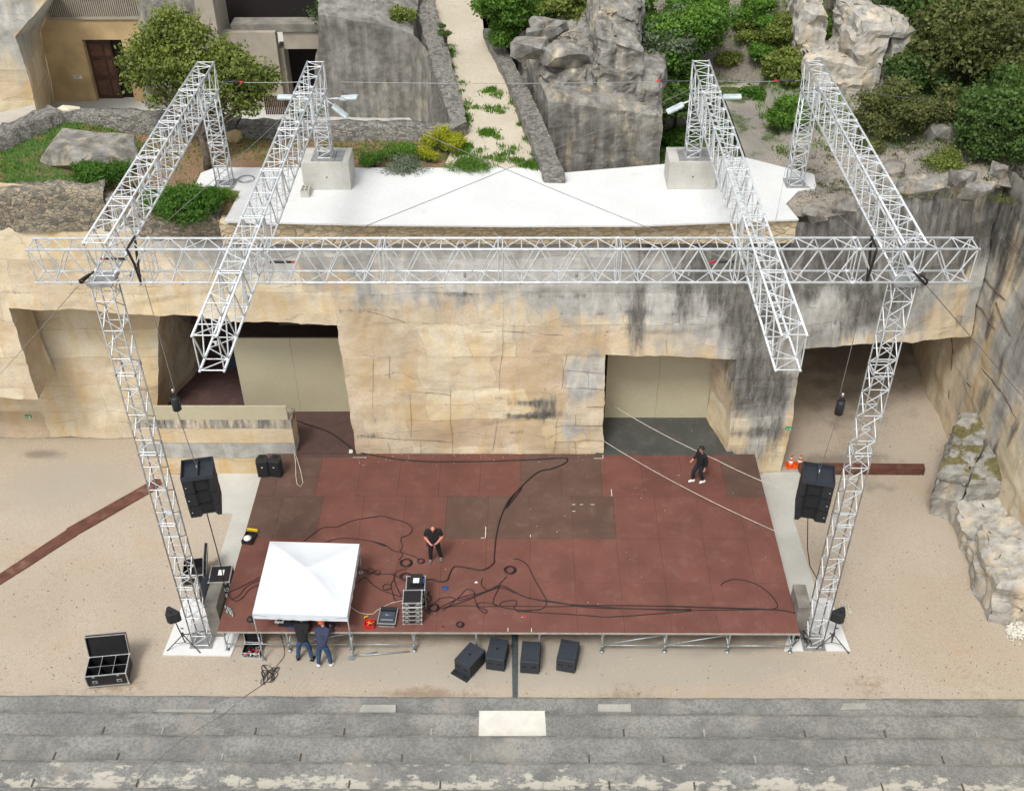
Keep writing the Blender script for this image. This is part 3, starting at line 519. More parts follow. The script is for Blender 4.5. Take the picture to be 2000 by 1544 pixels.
tag(MB().prism([tuple(G(a,b,.34))[:2] for a,b in ((936,1388),(1064,1388),(1067,1437),(935,1437))],.30,.365).build('white_slab',M['wht']),'bright white rectangular slab set in the second seating tier','slab')
tag(MB().prism([tuple(G(a,b,.1))[:2] for a,b in ((708,1376),(773,1376),(773,1391),(700,1391))],.05,.12).build('repair_slab',M['rep']),'pale grey repair slab in the lowest tier left of the white slab','slab')
tag(MB().prism([tuple(G(a,b,.1))[:2] for a,b in ((1168,1375),(1232,1375),(1233,1390),(1168,1389))],.05,.12).build('repair_slab',M['rep']),'pale repair slab in the lowest tier just right of the white slab','slab')
tag(MB().prism([tuple(G(a,b,.1))[:2] for a,b in ((1648,1373),(1690,1373),(1694,1385),(1640,1386))],.05,.12).build('repair_slab',M['rep']),'cream repair slab in the lowest tier at the far right','slab')
tag(MB().prism([tuple(G(a,b,.1))[:2] for a,b in ((308,1384),(420,1385),(415,1391),(306,1390))],.05,.11).build('repair_slab',M['rep']),'long thin pale strip in the lowest tier at left','slab')
# ---- terrace slab on the roof
slabpoly('terrace_slab',[tuple(G(a,b,ZT))[:2] for a,b in ((438,432),(700,438),(1000,441),(1250,440),(1560,428),(1535,398),(1560,372),(1595,368),(1590,340),(1545,330),(1450,306),(1290,321),(1092,338),(1058,328),(455,327),(420,327),(392,338),(382,360),(470,372))],ZT-.06,ZT,M['slab'],'white concrete roof terrace above the quarry face')
# ---- garden ground, paths, hillside
def sheet(name,x0,x1,y0,y1,res,fn,mat,label,stf=None,kind='structure',mask=None):
    xs=np.arange(x0,x1+res,res); ys=np.arange(y0,y1+res,res); V_=[];A=[]
    for yq in ys:
        for xq in xs: V_.append((xq,yq,fn(xq,yq))); A.append(stf(xq,yq) if stf else .5)
    n0=len(xs); i,j=np.meshgrid(np.arange(n0-1),np.arange(len(ys)-1)); kk=(j*n0+i).ravel(); f=np.stack([kk,kk+1,kk+n0+1,kk+n0],1)
    V_=np.array(V_)
    if mask: 
        cen=V_[f].mean(1); f=f[[mask(c[0],c[1]) for c in cen]]
    A=np.array(A); st=np.stack([A,A,A,np.ones(len(A))],1); return tag(npmesh(name,V_,f,mat,None,True,st),label,kind=kind)
def nz(x,y,s,o=0): return mn.fractal(Vector((x*s,y*s,o)),1,2,4)
def sst(a,b,x): t_=min(1,max(0,(x-a)/(b-a))); return t_*t_*(3-2*t_)
def garden(x,y): return ZT-.10+.10*nz(x,y,.5)+ (.55*sst(-14,-19,x))*sst(34,36,y) - .02
GW=[G(-60,300,ZT+.9),G(120,215,ZT+.9),G(470,243,ZT+.5),G(905,249,ZT+.5)]
def inside_g(x,y):
    if x>-1.2-(y-38)*.18: return False
    for a,b in zip(GW[:-1],GW[1:]):
        if a.x<=x<=b.x: return y<a.y+(b.y-a.y)*(x-a.x)/(b.x-a.x)+.4
    return x>a.x or (x<GW[0].x and y<38)
sheet('garden_ground',-34,-.6,33.7,44.5,.25,garden,M['soil'],'weedy garden soil at the left above the quarry face',lambda x,y: .35+.45*sst(-13,-18,x)+.2*nz(x,y,.35,5)+ .25*sst(-9,-3,x)*(1 if y>37.8 else 0),mask=inside_g)
def hill(x,y):
    base=8.9+ .22*max(0,x-6)*sst(38.0,40,y)*1.0
    base=min(base,11.2)
    if x<5.2: base-=3*sst(5.2,3,x)
    up=10.3+.62*(y-45.2)+.15*max(0,x-9)
    e=sst(44.9,45.4,y); z=base*(1-e)+up*e if x<11 else base*(1-sst(42,46,y))+up*sst(42,46,y)
    return z+.35*nz(x,y,.33)+.1*nz(x,y,1.3,3)
sheet('hillside',-3.2,60,38.6,100,.4,hill,M['hill'],'steep scree and scrub slope behind the quarry at right',lambda x,y: .42+.35*sst(10.5,13,x)-.25*math.exp(-((x-8.2)/1.6)**2)*(y>45)+.45*(y<45)+.25*nz(x,y,.4,8),mask=lambda x,y:x>1.9-(y-38)*.20)
def rt(x,y):
    z=10.87+.20*nz(x,y,.7)*(1 if x>10.5 else .3)+.13*nz(x,y,2.2,4)*(1 if x>10.5 else .4)+.22*max(0,x-13)*.5+.12*max(0,y-38)
    z-= .06*sst(12,9.5,x); e=33.75+max(0,x-9.6)*.30; zt0=10.5+.26*(x-10.3) if x<13.6 else 11.35-.16*(x-13.6)
    z=min(z,zt0-.02+max(0,y-e)*.8) if x>9.9 else z
    return z if x>10.1 else min(z,ZT-.07)
def rtm(x,y):
    fr_=33.75 if x<9.6 else (33.75+ (x-9.6)*.30); 
    return y>fr_-.12 and (x>8.7 or y>36.6) and y<45 
sheet('rocky_terrace',8.4,45,33.6,46,.2,rt,M['rockg'],'broken stony ledge on top of the quarry face at right',lambda x,y: .3+.55*sst(36,41,y)+.3*nz(x,y,.5,2),mask=rtm)
# path causeway
pl=[(905,335),(903,240),(880,160),(862,80),(845,0),(835,-60)]; pr=[(1062,332),(1015,235),(985,150),(945,60),(938,0),(930,-60)]
zp=[ZT-.02,ZT,ZT+.02,ZT+.08,ZT+.15,ZT+.2]
PL=[G(*a,b) for a,b in zip(pl,zp)]; PR=[G(*a,b) for a,b in zip(pr,zp)]; PL[0]=G(862,332,ZT)+Vector((0,-.2,-.06)); PR[0]=PR[0]+Vector((0,-.2,-.06))
V_=[];A=[];nu=26
for s_ in range(len(PL)-1):
    nv=16
    for b_ in range(nv+(s_==len(PL)-2)):
        for a_ in range(nu+1):
            p=PL[s_].lerp(PL[s_+1],b_/nv).lerp(PR[s_].lerp(PR[s_+1],b_/nv),a_/nu); p=p+Vector((0,0,.03*nz(p.x,p.y,1.5))); V_.append(p)
            e_=abs(a_/nu-.5)*2; A.append(.45+.55*max(0,e_-.8)/.2*(.9) + (.22 if s_==0 else .05))
n0=nu+1; m_=len(V_)//n0; i,j=np.meshgrid(np.arange(nu),np.arange(m_-1)); kk=(j*n0+i).ravel(); f=np.stack([kk,kk+1,kk+n0+1,kk+n0],1); A=np.array(A)
tag(npmesh('path',np.array(V_),f,M['path'],None,True,np.stack([A,A,A,A*0+1],1)),'pale gravel path leading away from the terrace',kind='structure')
def wallrun(name,inn,out,zs,zb,mat,label,res=.3):
    ps=[]
    for k in range(len(inn)-1):
        i0,i1,o0,o1=[Vector(q) for q in (inn[k],inn[k+1],out[k],out[k+1])]
        dn=lambda q,z: Vector((q.x,q.y,z))
        ps+=[(i0,i1,o1,o0),(dn(i0,zb),dn(i1,zb),i1,i0),(o0,o1,dn(o1,zb),dn(o0,zb))]
        if k==0: ps.append((dn(o0,zb),dn(i0,zb),i0,o0))
    v_,f_=patches(ps,.07,.18,1.3,3); return tag(npmesh(name,v_,f_,mat,None,True,blobstain(v_,[])),label,'wall')
zw=ZT+.55
wallrun('path_wall',[G(a,b,zw) for a,b in ((912,238),(893,165),(872,80),(846,0),(838,-60))],[G(a,b,zw) for a,b in ((886,250),(856,165),(832,80),(808,0),(800,-60))],0,7,M['rubg'],'grey stone wall along the left side of the gravel path')
wallrun('path_wall',[G(a,b,zw-.1) for a,b in ((1062,334),(1015,215),(985,140),(943,58))],[G(a,b,zw-.1) for a,b in ((1102,336),(1060,230),(1018,150),(966,54))],0,5,M['rubg'],'grey stone wall along the right side of the gravel path')
# garden rear wall and left wall
ga=G(470,243,ZT+.5); gb_=G(888,249,ZT+.5)
coprun('garden_wall',(ga.x-.1,ga.y,0),(gb_.x,gb_.y,0),(6.5,6.5),(ZT+.5,ZT+.5),M['rubg'],'low dry stone wall behind the yellow flowering bush',.55,.06)
g0=G(120,215,ZT+.9); g1=G(310,222,ZT+.6)
coprun('garden_wall',(g0.x,g0.y,0),(ga.x-.2,ga.y+.2,0),(6.5,6.5),(ZT+.8,ZT+.45),M['rubg'],'low dry stone wall behind the left tree in front of the door',.7,.10)
h0=G(-60,300,ZT+.9); 
coprun('garden_wall',(h0.x,h0.y,0),(g0.x,g0.y,0),(6.5,6.5),(ZT+1.0,ZT+.9),M['rubg'],'grey dry stone wall climbing the left edge of the garden',.8,.12)
# courtyard and buildings at top left
sheet('courtyard_ground',-60,-4.5,43.5,70,1.0,lambda x,y:7.3,M['pave'],'paved courtyard beyond the garden wall')
bd=empty('quarry_house',(0,0,0),0,'ochre rendered building with a tall brown door beyond the garden','building')
YB=52.0
def vb(mb,px0,py0,px1,py1,y,dp,z=None):
    a=V(px0,py1,y); b=V(px1,py1,y); t_=V((px0+px1)/2,py0,y); mb.bb(a.x,y,a.z,b.x,y+dp,t_.z); return mb
w_=MB(); a=V(95,190,YB);d1=V(188,190,YB);d2=V(262,190,YB);tz=V(200,78,YB).z; e=V(425,190,YB); top=17
w_.bb(-34,YB,7,d1.x,YB+.6,top-3.4); w_.bb(d2.x,YB,7,e.x,YB+.6,top-3.4); w_.bb(d1.x,YB,tz,d2.x,YB+.6,top-3.4)
w_.build('wall',M['tan'],bd)
gr0=V(98,33,YB); gr1=V(272,28,YB)
gm=MB(); 
for k in range(44): x=gr0.x+(gr1.x-gr0.x)*k/43; gm.bb(x-.03,YB-.05,gr0.z,x+.03,YB+.05,gr0.z+2.2)
gm.bb(gr0.x,YB-.08,gr0.z-.12,gr1.x,YB+.3,gr0.z); gm.build('window_grille',M['greyr'],bd)
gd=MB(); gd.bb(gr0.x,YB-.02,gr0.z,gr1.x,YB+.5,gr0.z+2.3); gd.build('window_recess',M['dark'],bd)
dr=MB(); dr.bb(d1.x,YB+.35,7.2,(d1.x+d2.x)/2+.25,YB+.45,tz); do=dr.build('door',M['door'],bd)
dm_=MB(); 
for z0,z1 in ((7.5,8.3),(8.5,9.3),(9.5,10.1)): dm_.bb(d1.x+.15,YB+.32,z0,d1.x+.75,YB+.352,z1); dm_.bb(d1.x+.85,YB+.32,z0,(d1.x+d2.x)/2+.15,YB+.352,z1)
dm_.build('door_panel',simple('worn_wood',(.09,.04,.022),.6,0,.3,5),do)
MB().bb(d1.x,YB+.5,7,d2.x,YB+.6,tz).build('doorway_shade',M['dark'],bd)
s_=V(152,150,YB); sn=MB(); sn.bb(s_.x-.2,YB-.04,s_.z-.09,s_.x+.2,YB-.01,s_.z+.09); so_=sn.build('wall_sign',M['white'],bd)
sn=MB(); 
for q in range(3): sn.bb(s_.x-.15,YB-.045,s_.z+.05-q*.05,s_.x+.15-q*.03,YB-.041,s_.z+.065-q*.05)
sn.build('lettering',M['hair'],so_)
# cliff mass at far left
v_,f_=patches([(V(-90,250,47.5),V(62,205,47.5),V(58,160,47.5),V(-90,160,47.5)),(V(-90,160,47.5),V(58,160,47.5),V(30,72,47.5),V(-90,72,47.5)),(V(-90,72,47.5),V(30,72,47.5),V(105,-20,47.5),V(-90,-20,47.5)),
  (Vector((V(62,205,47.5).x,47.5,7)),Vector((V(100,190,52).x,52,7)),V(100,160,52),V(58,160,47.5),.03),(V(58,160,47.5),V(100,160,52),V(78,60,52),V(30,72,47.5),.03),(V(30,72,47.5),V(78,60,52),V(110,-10,52),V(105,-20,47.5),.03)],.16,.2,.6,5)
st=blobstain(v_,[(V(0,30,47.5).x,V(0,30,47.5).z,2,2.5,0,.7),(V(20,150,47.5).x,V(20,150,47.5).z,2,2,2,.3)])
tag(npmesh('cliff_mass',v_,f_,M['cliff'],None,True,st),'cream rock face at the upper left corner beside the ochre building','cliff')
# grey concrete building beside it
gh=empty('concrete_building',(0,0,0),0,'grey concrete building with deep dark openings above the garden','building')
def part(nm,m,*bx):
    q=MB()
    for b in bx: vb(q,*b)
    return q.build(nm,M[m],gh)
v_,f_=patches([(V(285,210,51),V(422,210,51),V(412,-30,51),V(265,-30,51)),(V(422,210,51),V(422,210,51)+Vector((.3,2,0)),V(425,-30,53),V(412,-30,51))],.12,.22,.6,6)
npmesh('rock_pier',v_,f_,M['cliffg'],gh,True,blobstain(v_,[]))
part('pillar','greyr',(418,-30,452,215,50.6,2.2))
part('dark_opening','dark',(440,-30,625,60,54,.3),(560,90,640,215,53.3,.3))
part('ledge','oldc',(452,48,624,63,51.5,1.0))
part('parapet','greyr',(450,64,558,215,51.2,.5))
part('lintel','greyr',(556,52,626,96,51.6,1.2))
part('jamb','greyr',(556,96,570,215,51.6,1.0))
bb_=MB(); p0=V(520,216,47.2);p1=V(575,216,47.2)
for k in range(16): x=p0.x+(p1.x-p0.x)*k/15; bb_.bb(x-.03,47.2,p0.z-.2,x+.03,47.25,V(540,188,47.2).z)
tag(bb_.build('slat_fence',M['door']),'short brown slatted fence in front of the dark doorway','fence')
# grey cut cliff left of the path
YC=50.0
cc=[V(a,b,YC) for a,b in ((612,245),(700,245),(800,245))]; ct=[V(a,b,YC) for a,b in ((622,28),(720,42),(806,66))]
pe=G(858,235,zw); pt=G(828,66,zw)
cc[2].z=7;cc[1].z=7;cc[0].z=7
v_,f_=patches([(cc[0],cc[1],ct[1],ct[0]),(cc[1],cc[2],ct[2],ct[1]),(cc[2],Vector((pe.x+.1,45.0,6.5)),Vector((pe.x,45.5,zw-.1)),ct[2]),(Vector((pe.x+.1,45.0,6.5)),Vector((-2.6,42.6,6.5)),Vector((-2.75,42.8,zw-.2)),Vector((pe.x,45.5,zw-.1))),(ct[0],ct[1],ct[1]+Vector((0,8,2)),ct[0]+Vector((0,8,2))),(ct[1],ct[2],ct[2]+Vector((0,8,1.0)),ct[1]+Vector((0,8,2)))],.14,.2,.6,8)
st=blobstain(v_,[(-7,11.5,2.5,3,0,.25),(-8,9,1,3,1,.35),(-6.2,10,.5,3,1,.4),(-5.4,9,.8,1.6,2,.5)]); st[:,0]=np.where(v_[:,0]>-5.0,0,np.maximum(st[:,0],.12)); 
tag(npmesh('cut_cliff',v_,f_,M['cliffg'],None,True,st),'dark grey streaked cut rock face left of the gravel path','cliff')
# rock blocks right of the path
def rock(name,pts,z0,z1,label,mat='cliffg',amp=.22,res=.22,seed=1,cat='rock',bevel=.25,st=None,parent=None,cg=.22):
    # pts: footprint; a rounded cut block with its own thickness
    n=len(pts); cx=sum(p[0] for p in pts)/n; cy=sum(p[1] for p in pts)/n; ps=[]
    zt_=z1 if isinstance(z1,(list,tuple)) else [z1]*n
    P0=[Vector((p[0],p[1],z0)) for p in pts]; P1=[Vector((p[0],p[1],z-bevel)) for p,z in zip(pts,zt_)]
    P2=[Vector((p[0]+(cx-p[0])*bevel*.5,p[1]+(cy-p[1])*bevel*.5,z)) for p,z in zip(pts,zt_)]; c=Vector((cx,cy,sum(zt_)/n+.05))
    for k in range(n):
        m=(k+1)%n; ps+=[(P0[k],P0[m],P1[m],P1[k]),(P1[k],P1[m],P2[m],P2[k])]
    for k in range(0,n): m=(k+1)%n; ps.append((P2[k],P2[m],c,c))
    v_,f_=patches(ps,amp,res,1.1,seed,cg); o=npmesh(name,v_,f_,M[mat],parent,False,st(v_) if st else blobstain(v_,[]))
    return tag(o,label,cat) if label else o
Yr=41.2
def rx(px,py,y): return V(px,py,y).x
st_=lambda v:blobstain(v,[(1.6,9.5,.5,3,1,.5),(2.8,9.5,.5,3,1,.55),(4,9,.6,3,1,.35),(2.2,8,3,.7,1,.3),(5.2,8.4,.8,2,1,.4),(3.5,12,2,.5,2,.15)])
rock('quarry_block',[(.95,Yr+.3),(5.5,Yr-.2),(5.7,46.5),(-.3,47.5)],4,[11.9,11.5,11.9,12.6],'large dark streaked rock block right of the gravel path',st=st_,seed=2,amp=.07,cg=.03,res=.15)
rock('rock_pillar',[(rx(1165,160,42.3),42.3),(rx(1245,160,42.3),42.1),(rx(1250,160,44),45.5),(rx(1150,90,45),46)],11.0,[14.2,13.7,14.6,15.6],'tall stepped grey rock pillar above the large rock block',seed=3,amp=.12,cg=.25,res=.14)
rock('rock_step',[(rx(1240,190,41.8),41.7),(rx(1285,190,41.8),41.5),(6.0,44.4),(4.6,44.6)],7.5,[12.5,12.3,12.6,12.8],'lower rock step on the right flank of the tall rock pillar',seed=4,amp=.10,cg=.2,res=.15)
rock('rock_outcrop',[(.95,42.6),(rx(1160,150,43),42.8),(rx(1165,60,46),48.5),(-.9,50)],10.0,[12.3,12.7,13.4,12.6],'rough grey rock slope between the path wall and the rock pillar',amp=.22,seed=5,res=.14,cg=.45)
ROCKPILE=((1062,48,.5),(1075,60,.4),(1050,70,.45),(1090,52,.4),(1040,95,.7),(1100,105,.8))
# retaining wall and rock pillars on the slope
coprun('retaining_wall',(5.6,44.7,0),(rx(1515,230,45.2),45.0,0),(8,8.6),(10.7,10.9),concmat('cast_grey',(.22,.20,.17),(.34,.31,.26)),'weathered concrete retaining wall at the foot of the scree slope',.5,.04,jag=.04)
_r=ray(1700,205).normalized(); _t=38.
while (CAM+_r*_t).z>hill(*(CAM+_r*_t).xy): _t+=.2
yk=(CAM+_r*_t).y-.3
def KZ(px,py,dy=0): return V(px,py,yk+dy).z
def K(px,py,y=yk): return V(px,py,y).x
rock('rock_stack',mat='cliffp',pts=[(K(1562,200),yk),(K(1665,235),yk-.5),(K(1660,200),yk+3),(K(1580,150),yk+3)],z0=8.5,z1=[KZ(1575,100),KZ(1655,120),KZ(1650,100,2),KZ(1590,90,2)],label='grey rounded rock at the foot of the split rock tower',seed=21,amp=.14,cg=.28,res=.16)
rock('rock_tower',mat='cliffp',pts=[(K(1655,180),yk-.3),(K(1708,190),yk-.4),(K(1712,150),yk+2.4),(K(1650,120),yk+2.4)],z0=9,z1=[KZ(1660,42),KZ(1705,38),KZ(1705,20,1),KZ(1660,20,1)],label='left half of the split pale rock tower on the slope',seed=22,amp=.12,cg=.25,res=.16)
rock('rock_tower',mat='cliffp',pts=[(K(1712,190),yk-.4),(K(1752,200),yk-.2),(K(1757,150),yk+2.2),(K(1716,130),yk+2.2)],z0=9,z1=[KZ(1718,42),KZ(1752,46),KZ(1755,30,1),KZ(1718,25,1)],label='right half of the split pale rock tower on the slope',seed=23,amp=.12,cg=.25,res=.16)
rock('rock_ridge',mat='cliffp',pts=[(K(1640,60,yk+2),yk+2),(K(1690,50,yk+2),yk+2.2),(K(1690,0,yk+5),yk+6),(K(1625,0,yk+5),yk+6)],z0=11,z1=[KZ(1640,20,2),KZ(1690,15,2),KZ(1690,-60,6),KZ(1625,-60,6)],label='sloping rock ridge climbing behind the split tower',seed=24,amp=.2,cg=.4,res=.2)
rock('rock_slab',mat='cliffp',pts=[(K(1562,55,yk+1.5),yk+1.5),(K(1612,65,yk+1.5),yk+1.5),(K(1600,0,yk+4),yk+6),(K(1560,-20,yk+4),yk+6)],z0=11,z1=[KZ(1562,10,1.5),KZ(1612,25,1.5),KZ(1600,-50,6),KZ(1560,-60,6)],label='leaning grey rock slab left of the bright green shrub',seed=25,amp=.14,cg=.25,res=.2)
# blocks on the right: mossy rocks at the wall foot
def mossy(v):
    return blobstain(v,[])
def grock(name,px,z1,label,seed,amp=.13,mat='cliffg',z0=-.1,b=.22): return rock(name,[tuple(G(a,b_,0))[:2] for a,b_ in px],z0,z1,label,mat,amp,.14,seed,'rock',b)
grock('mossy_block',((1811,1002),(1868,1015),(1890,960),(1905,900),(1845,900)),[2.3,2.3,2.5,2.6,2.6],'tall mossy grey block against the right wall',31,.06,'cliffm',b=.12)
grock('mossy_block',((1872,1018),(1955,1022),(2010,930),(1930,890),(1893,960)),[2.0,2.0,2.3,2.5,2.3],'wide mossy grey block on the right nearer the seating',32,.06,'cliffm',b=.12)
grock('rock_ledge',((1856,1012),(1880,1080),(1915,1105),(2000,1080),(2010,1000),(1950,1010),(1900,1005)),[1.0,1.0,1.1,1.6,1.7,1.4,1.2],'pale limestone step directly below the two mossy blocks',33,.10,'cliffp',b=.15)
grock('rock_ledge',((1888,1088),(1905,1150),(1930,1210),(1985,1222),(2090,1200),(2080,1060),(1985,1060)),[1.5,1.5,1.6,1.9,2.3,2.4,1.9],'large pale limestone ledge at the right edge above the white rubble',34,.12,'cliffp',b=.15)
gv=MB()
for q in range(420):
    p=G(1965+random.random()*60,1225+random.gauss(8,9),0); s_=random.uniform(.03,.09); gv.box((p.x,p.y,s_*.3+random.random()*.1),(s_,s_*.8,s_*.6),random.random()*3)
tag(gv.build('rubble_gravel',M['wht']),'heap of white stone rubble at the right edge','rubble',kind='stuff')
# boulders of the garden and terrace
def V2(px,py,z): return G(px,py,z)
def boulder(px,py,rx_,ry_,h,z,label,mat='cliffg',seed=1,amp=.2,name='boulder'):
    p=G(px,py,z); g=random.Random(seed); bm=bmesh.new()
    for _ in range(16):
        d=Vector((g.gauss(0,1),g.gauss(0,1),g.gauss(0,.8))).normalized(); bm.verts.new((d.x*rx_*g.uniform(.85,1.1),d.y*ry_*g.uniform(.85,1.1),min(d.z,.55)*h*1.6))
    bmesh.ops.convex_hull(bm,input=bm.verts); bmesh.ops.delete(bm,geom=[v for v in bm.verts if not v.link_faces],context='VERTS')
    bmesh.ops.subdivide_edges(bm,edges=bm.edges,cuts=3,use_grid_fill=True); bmesh.ops.triangulate(bm,faces=bm.faces)
    for v in bm.verts: v.co+=p; v.co+=disp(v.co,amp*.28,2.2,seed)
    me=bpy.data.meshes.new(name); bm.to_mesh(me); me.materials.append(M[mat]); a=me.color_attributes.new('stain_tone','FLOAT_COLOR','POINT'); a.data.foreach_set('color',[0,0,0,1]*len(me.vertices)); o=bpy.data.objects.new(name,me); C.objects.link(o)
    return tag(o,label,'boulder')
boulder(172,300,2.3,1.7,.6,11.3,'wide flat grey boulder in the left garden','cliffg',41,.22)
boulder(458,268,.35,.3,.35,10.9,'small round tan boulder behind the left rear tower','tan',42,.06)
boulder(133,223,.55,.35,.35,11.5,'pale squared stone by the garden wall corner','cliff',43,.08)
for q,(px,py,a_,b_,h) in enumerate(((1590,412,.45,.3,.16),(1650,400,.5,.35,.2),(1700,370,.4,.3,.2),(1800,362,.9,.5,.3),(1830,260,.9,.7,.5),(1880,345,.5,.4,.35),(1950,330,.4,.3,.3),(1905,370,.8,.4,.3),(1745,330,.6,.5,.3))):
    boulder(px,py,a_,b_,h,11.0+max(0,px-1750)*.004,['low pale rock right of the terrace slab corner','grey rock right of the terrace beside the long beam','low grey rock under the outer right beam','broad lichened rock at the cliff brink on the right','pale rock heap below the right hand bush','dark squared stone under the big evergreen tree','small pale stone at the right edge under the tree','low grey rock on the brink right of centre of the right face','grey rock beneath the brown green bush'][q],'cliffg',50+q,.18)
for q,(px,py,s_) in enumerate(ROCKPILE):
    p=V(px,py,45.2-py*.02); boulder(px,py,s_*1.3,s_,s_*.7,p.z,['small pale boulder nearest the top of the rock slope','small grey boulder below the palest one','small boulder at the left of the rock pile','small boulder at the right of the rock pile','wide grey boulder in the middle of the rock slope','broad boulder just left of the rock pillar'][q],'cliffg',seed=q+9)
cl=MB()
for q in range(500):
    a_=random.choice(((1600,350,60,20),(1570,320,50,20),(1650,400,60,25),(1780,300,50,30),(1560,395,30,20)))
    p=G(random.gauss(a_[0],a_[2]),random.gauss(a_[1],a_[3]),10.9); 
    if p.y<34.1 or p.x<9.6: continue
    s_=random.uniform(.03,.13); cl.box((p.x,p.y,rt(p.x,p.y)+.02),(s_,s_*.7,s_*.6),random.random()*3)
tag(cl.build('loose_stones',M['rockg']),'loose stones scattered on the right terrace','stones',kind='stuff')
# ================================================================ VEGETATION
def leaves(cs,n,size,elong=1.6,seed=0,shell=.55,droop=0):
    g=np.random.default_rng(seed); cs=np.array(cs,float); vol=cs[:,3]*cs[:,4]*cs[:,5]; pick=g.choice(len(cs),n,p=vol/vol.sum()); c=cs[pick]
    d=g.normal(size=(n,3)); d/=np.linalg.norm(d,axis=1)[:,None]; r=(shell+(1-shell)*g.random(n)**.6)[:,None]
    lump=np.where(g.random(n)<.14,1+.35*g.random(n),1)*(1+.3*np.sin(d[:,0]*7+c[:,0])*np.cos(d[:,1]*6+c[:,1]*2)+.18*np.sin(d[:,2]*11+c[:,2]))
    p=c[:,:3]+d*r*c[:,3:6]*lump[:,None]; keep=g.random(n)<np.where(d[:,2]<-.5,.35,1); p=p[keep]; d=d[keep]; n=len(p)
    a=g.normal(size=(n,3))+d*.3; a/=np.linalg.norm(a,axis=1)[:,None]; b=np.cross(a,g.normal(size=(n,3))+d*1.2); b/=np.linalg.norm(b,axis=1)[:,None]
    s=size*(.5+1.1*g.random(n))[:,None]; v=np.stack([p-a*s*elong*.5,p+b*s*.5,p+a*s*elong*.5,p-b*s*.5],1).reshape(-1,3)
    f=np.arange(4*n).reshape(n,4); 
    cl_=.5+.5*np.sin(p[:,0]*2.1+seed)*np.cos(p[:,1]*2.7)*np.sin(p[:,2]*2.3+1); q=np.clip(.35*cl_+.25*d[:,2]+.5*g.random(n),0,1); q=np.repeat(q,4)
    return v,f,np.stack([q,q,q,q*0+1],1)
def plant(name,px,py,z,cs,n,size,mat,label,cat,group=None,trunk=None,seed=0,elong=1.6,shell=.55,base=None):
    """cs: foliage clumps relative to the base"""
    b=base if base is not None else G(px,py,z)
    r=empty(name,b,0,label,cat,group)
    v_,f_,a_=leaves(cs,int(n*2.1),size*.66,elong,seed,shell); npmesh('crown' if cat=='tree' else 'foliage',v_,f_,M[mat],r,False,a_)
    t_=MB(); rr=random.Random(seed)
    if trunk:
        h,rad=trunk; top=Vector((rr.uniform(-.2,.2),rr.uniform(-.1,.2),h)); t_.tube([(0,0,-.4),(rr.uniform(-.1,.1),0,h*.4),top],[rad,rad*.75,rad*.55],8)
        for c in cs:
            c_=Vector(c[:3]); m_=top.lerp(c_,.5)+Vector((0,0,-.15)); t_.tube([top-Vector((0,0,h*.25*rr.random())),m_,c_],[rad*.5,rad*.3,rad*.1],6)
            for k in range(4): e_=c_+Vector((rr.uniform(-1,1)*c[3],rr.uniform(-1,1)*c[4],rr.uniform(-.6,1)*c[5]))*.85; t_.tube([m_,m_.lerp(e_,.6)+Vector((0,0,.05)),e_],[rad*.2,rad*.12,.01],5)
        t_.build('trunk',M['wood'],r)
    else:
        for c in cs:
            for k in range(3): t_.tube([(rr.uniform(-.05,.05),0,-.1),(c[0]*.6,c[1]*.6,c[2]*.6),(c[0]+rr.uniform(-.3,.3)*c[3],c[1],c[2]+.4*c[5])],[.025,.018,.008],5)
        t_.build('stem',M['wood'],r)
    return r
def clumps(box,n,r,seed,sq=.75):
    g=random.Random(seed); return [(g.uniform(box[0],box[1]),g.uniform(box[2],box[3]),g.uniform(box[4],box[5]),r*g.uniform(.7,1.25),r*g.uniform(.7,1.25),r*sq*g.uniform(.7,1.2)) for _ in range(n)]
# the big left tree: spreads left and right over the garden wall
tb=G(403,325,ZT); TY=39.5
def at(px,py,y,b): p=V(px,py,y); return (p.x-b.x,p.y-b.y,p.z-b.z)
def cl_at(b,l): return [(*at(px,py,y,b),r,r*1.0,r*.8) for px,py,y,r in l]
tl=cl_at(tb,[(330,60,40.2,.95),(290,100,40,.9),(370,70,40,.85),(275,150,39.8,.7),(330,130,39.3,1.0),(380,130,39.2,.9),(310,190,39.2,.55),(360,180,39,.7),(435,110,39.5,.8),(470,140,39,.85),(500,170,39.2,.75),(440,175,38.8,.85),(480,205,38.8,.65),(525,150,39.6,.55),(420,225,38.6,.55),(340,40,40.4,.55),(255,120,40,.5)])
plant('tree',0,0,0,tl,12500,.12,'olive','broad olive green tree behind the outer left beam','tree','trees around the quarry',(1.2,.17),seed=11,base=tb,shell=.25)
def shrub(name,px,py,z,w_,h,n,size,mat,label,seed,cat='shrub',group='shrubs and bushes',k=6,elong=1.6):
    b=G(px,py,z); return plant(name,0,0,0,clumps((-w_*.45,w_*.45,-w_*.3,w_*.3,h*.3,h*.65),k,w_*.34,seed,.8*h/w_+.2),n,size,mat,label,cat,group,None,seed,elong,.35,b)
shrub('broom_shrub',198,372,11.1,1.5,1.1,7000,.05,'broom','rounded green broom shrub left of the outer left beam',21,elong=4)
shrub('broom_shrub',330,425,10.9,1.7,.95,9000,.05,'broom','wide dark green broom shrub at the cliff edge below the outer left beam',22,elong=4)
shrub('broom_shrub',385,415,10.9,1.2,.7,5000,.05,'broom','smaller dark green broom shrub touching the wide one',23,elong=4)
shrub('flower_bush',865,292,10.9,1.2,.8,4200,.06,'flower','yellow flowering bush beside the gravel path',24)
shrub('flower_bush',838,312,10.9,.7,.5,1500,.05,'flower','small yellow flowering plant left of the large yellow bush',25)
shrub('low_bush',775,300,10.9,1.1,.45,2200,.06,'lgreen','low fresh green bush left of the yellow bushes',26)
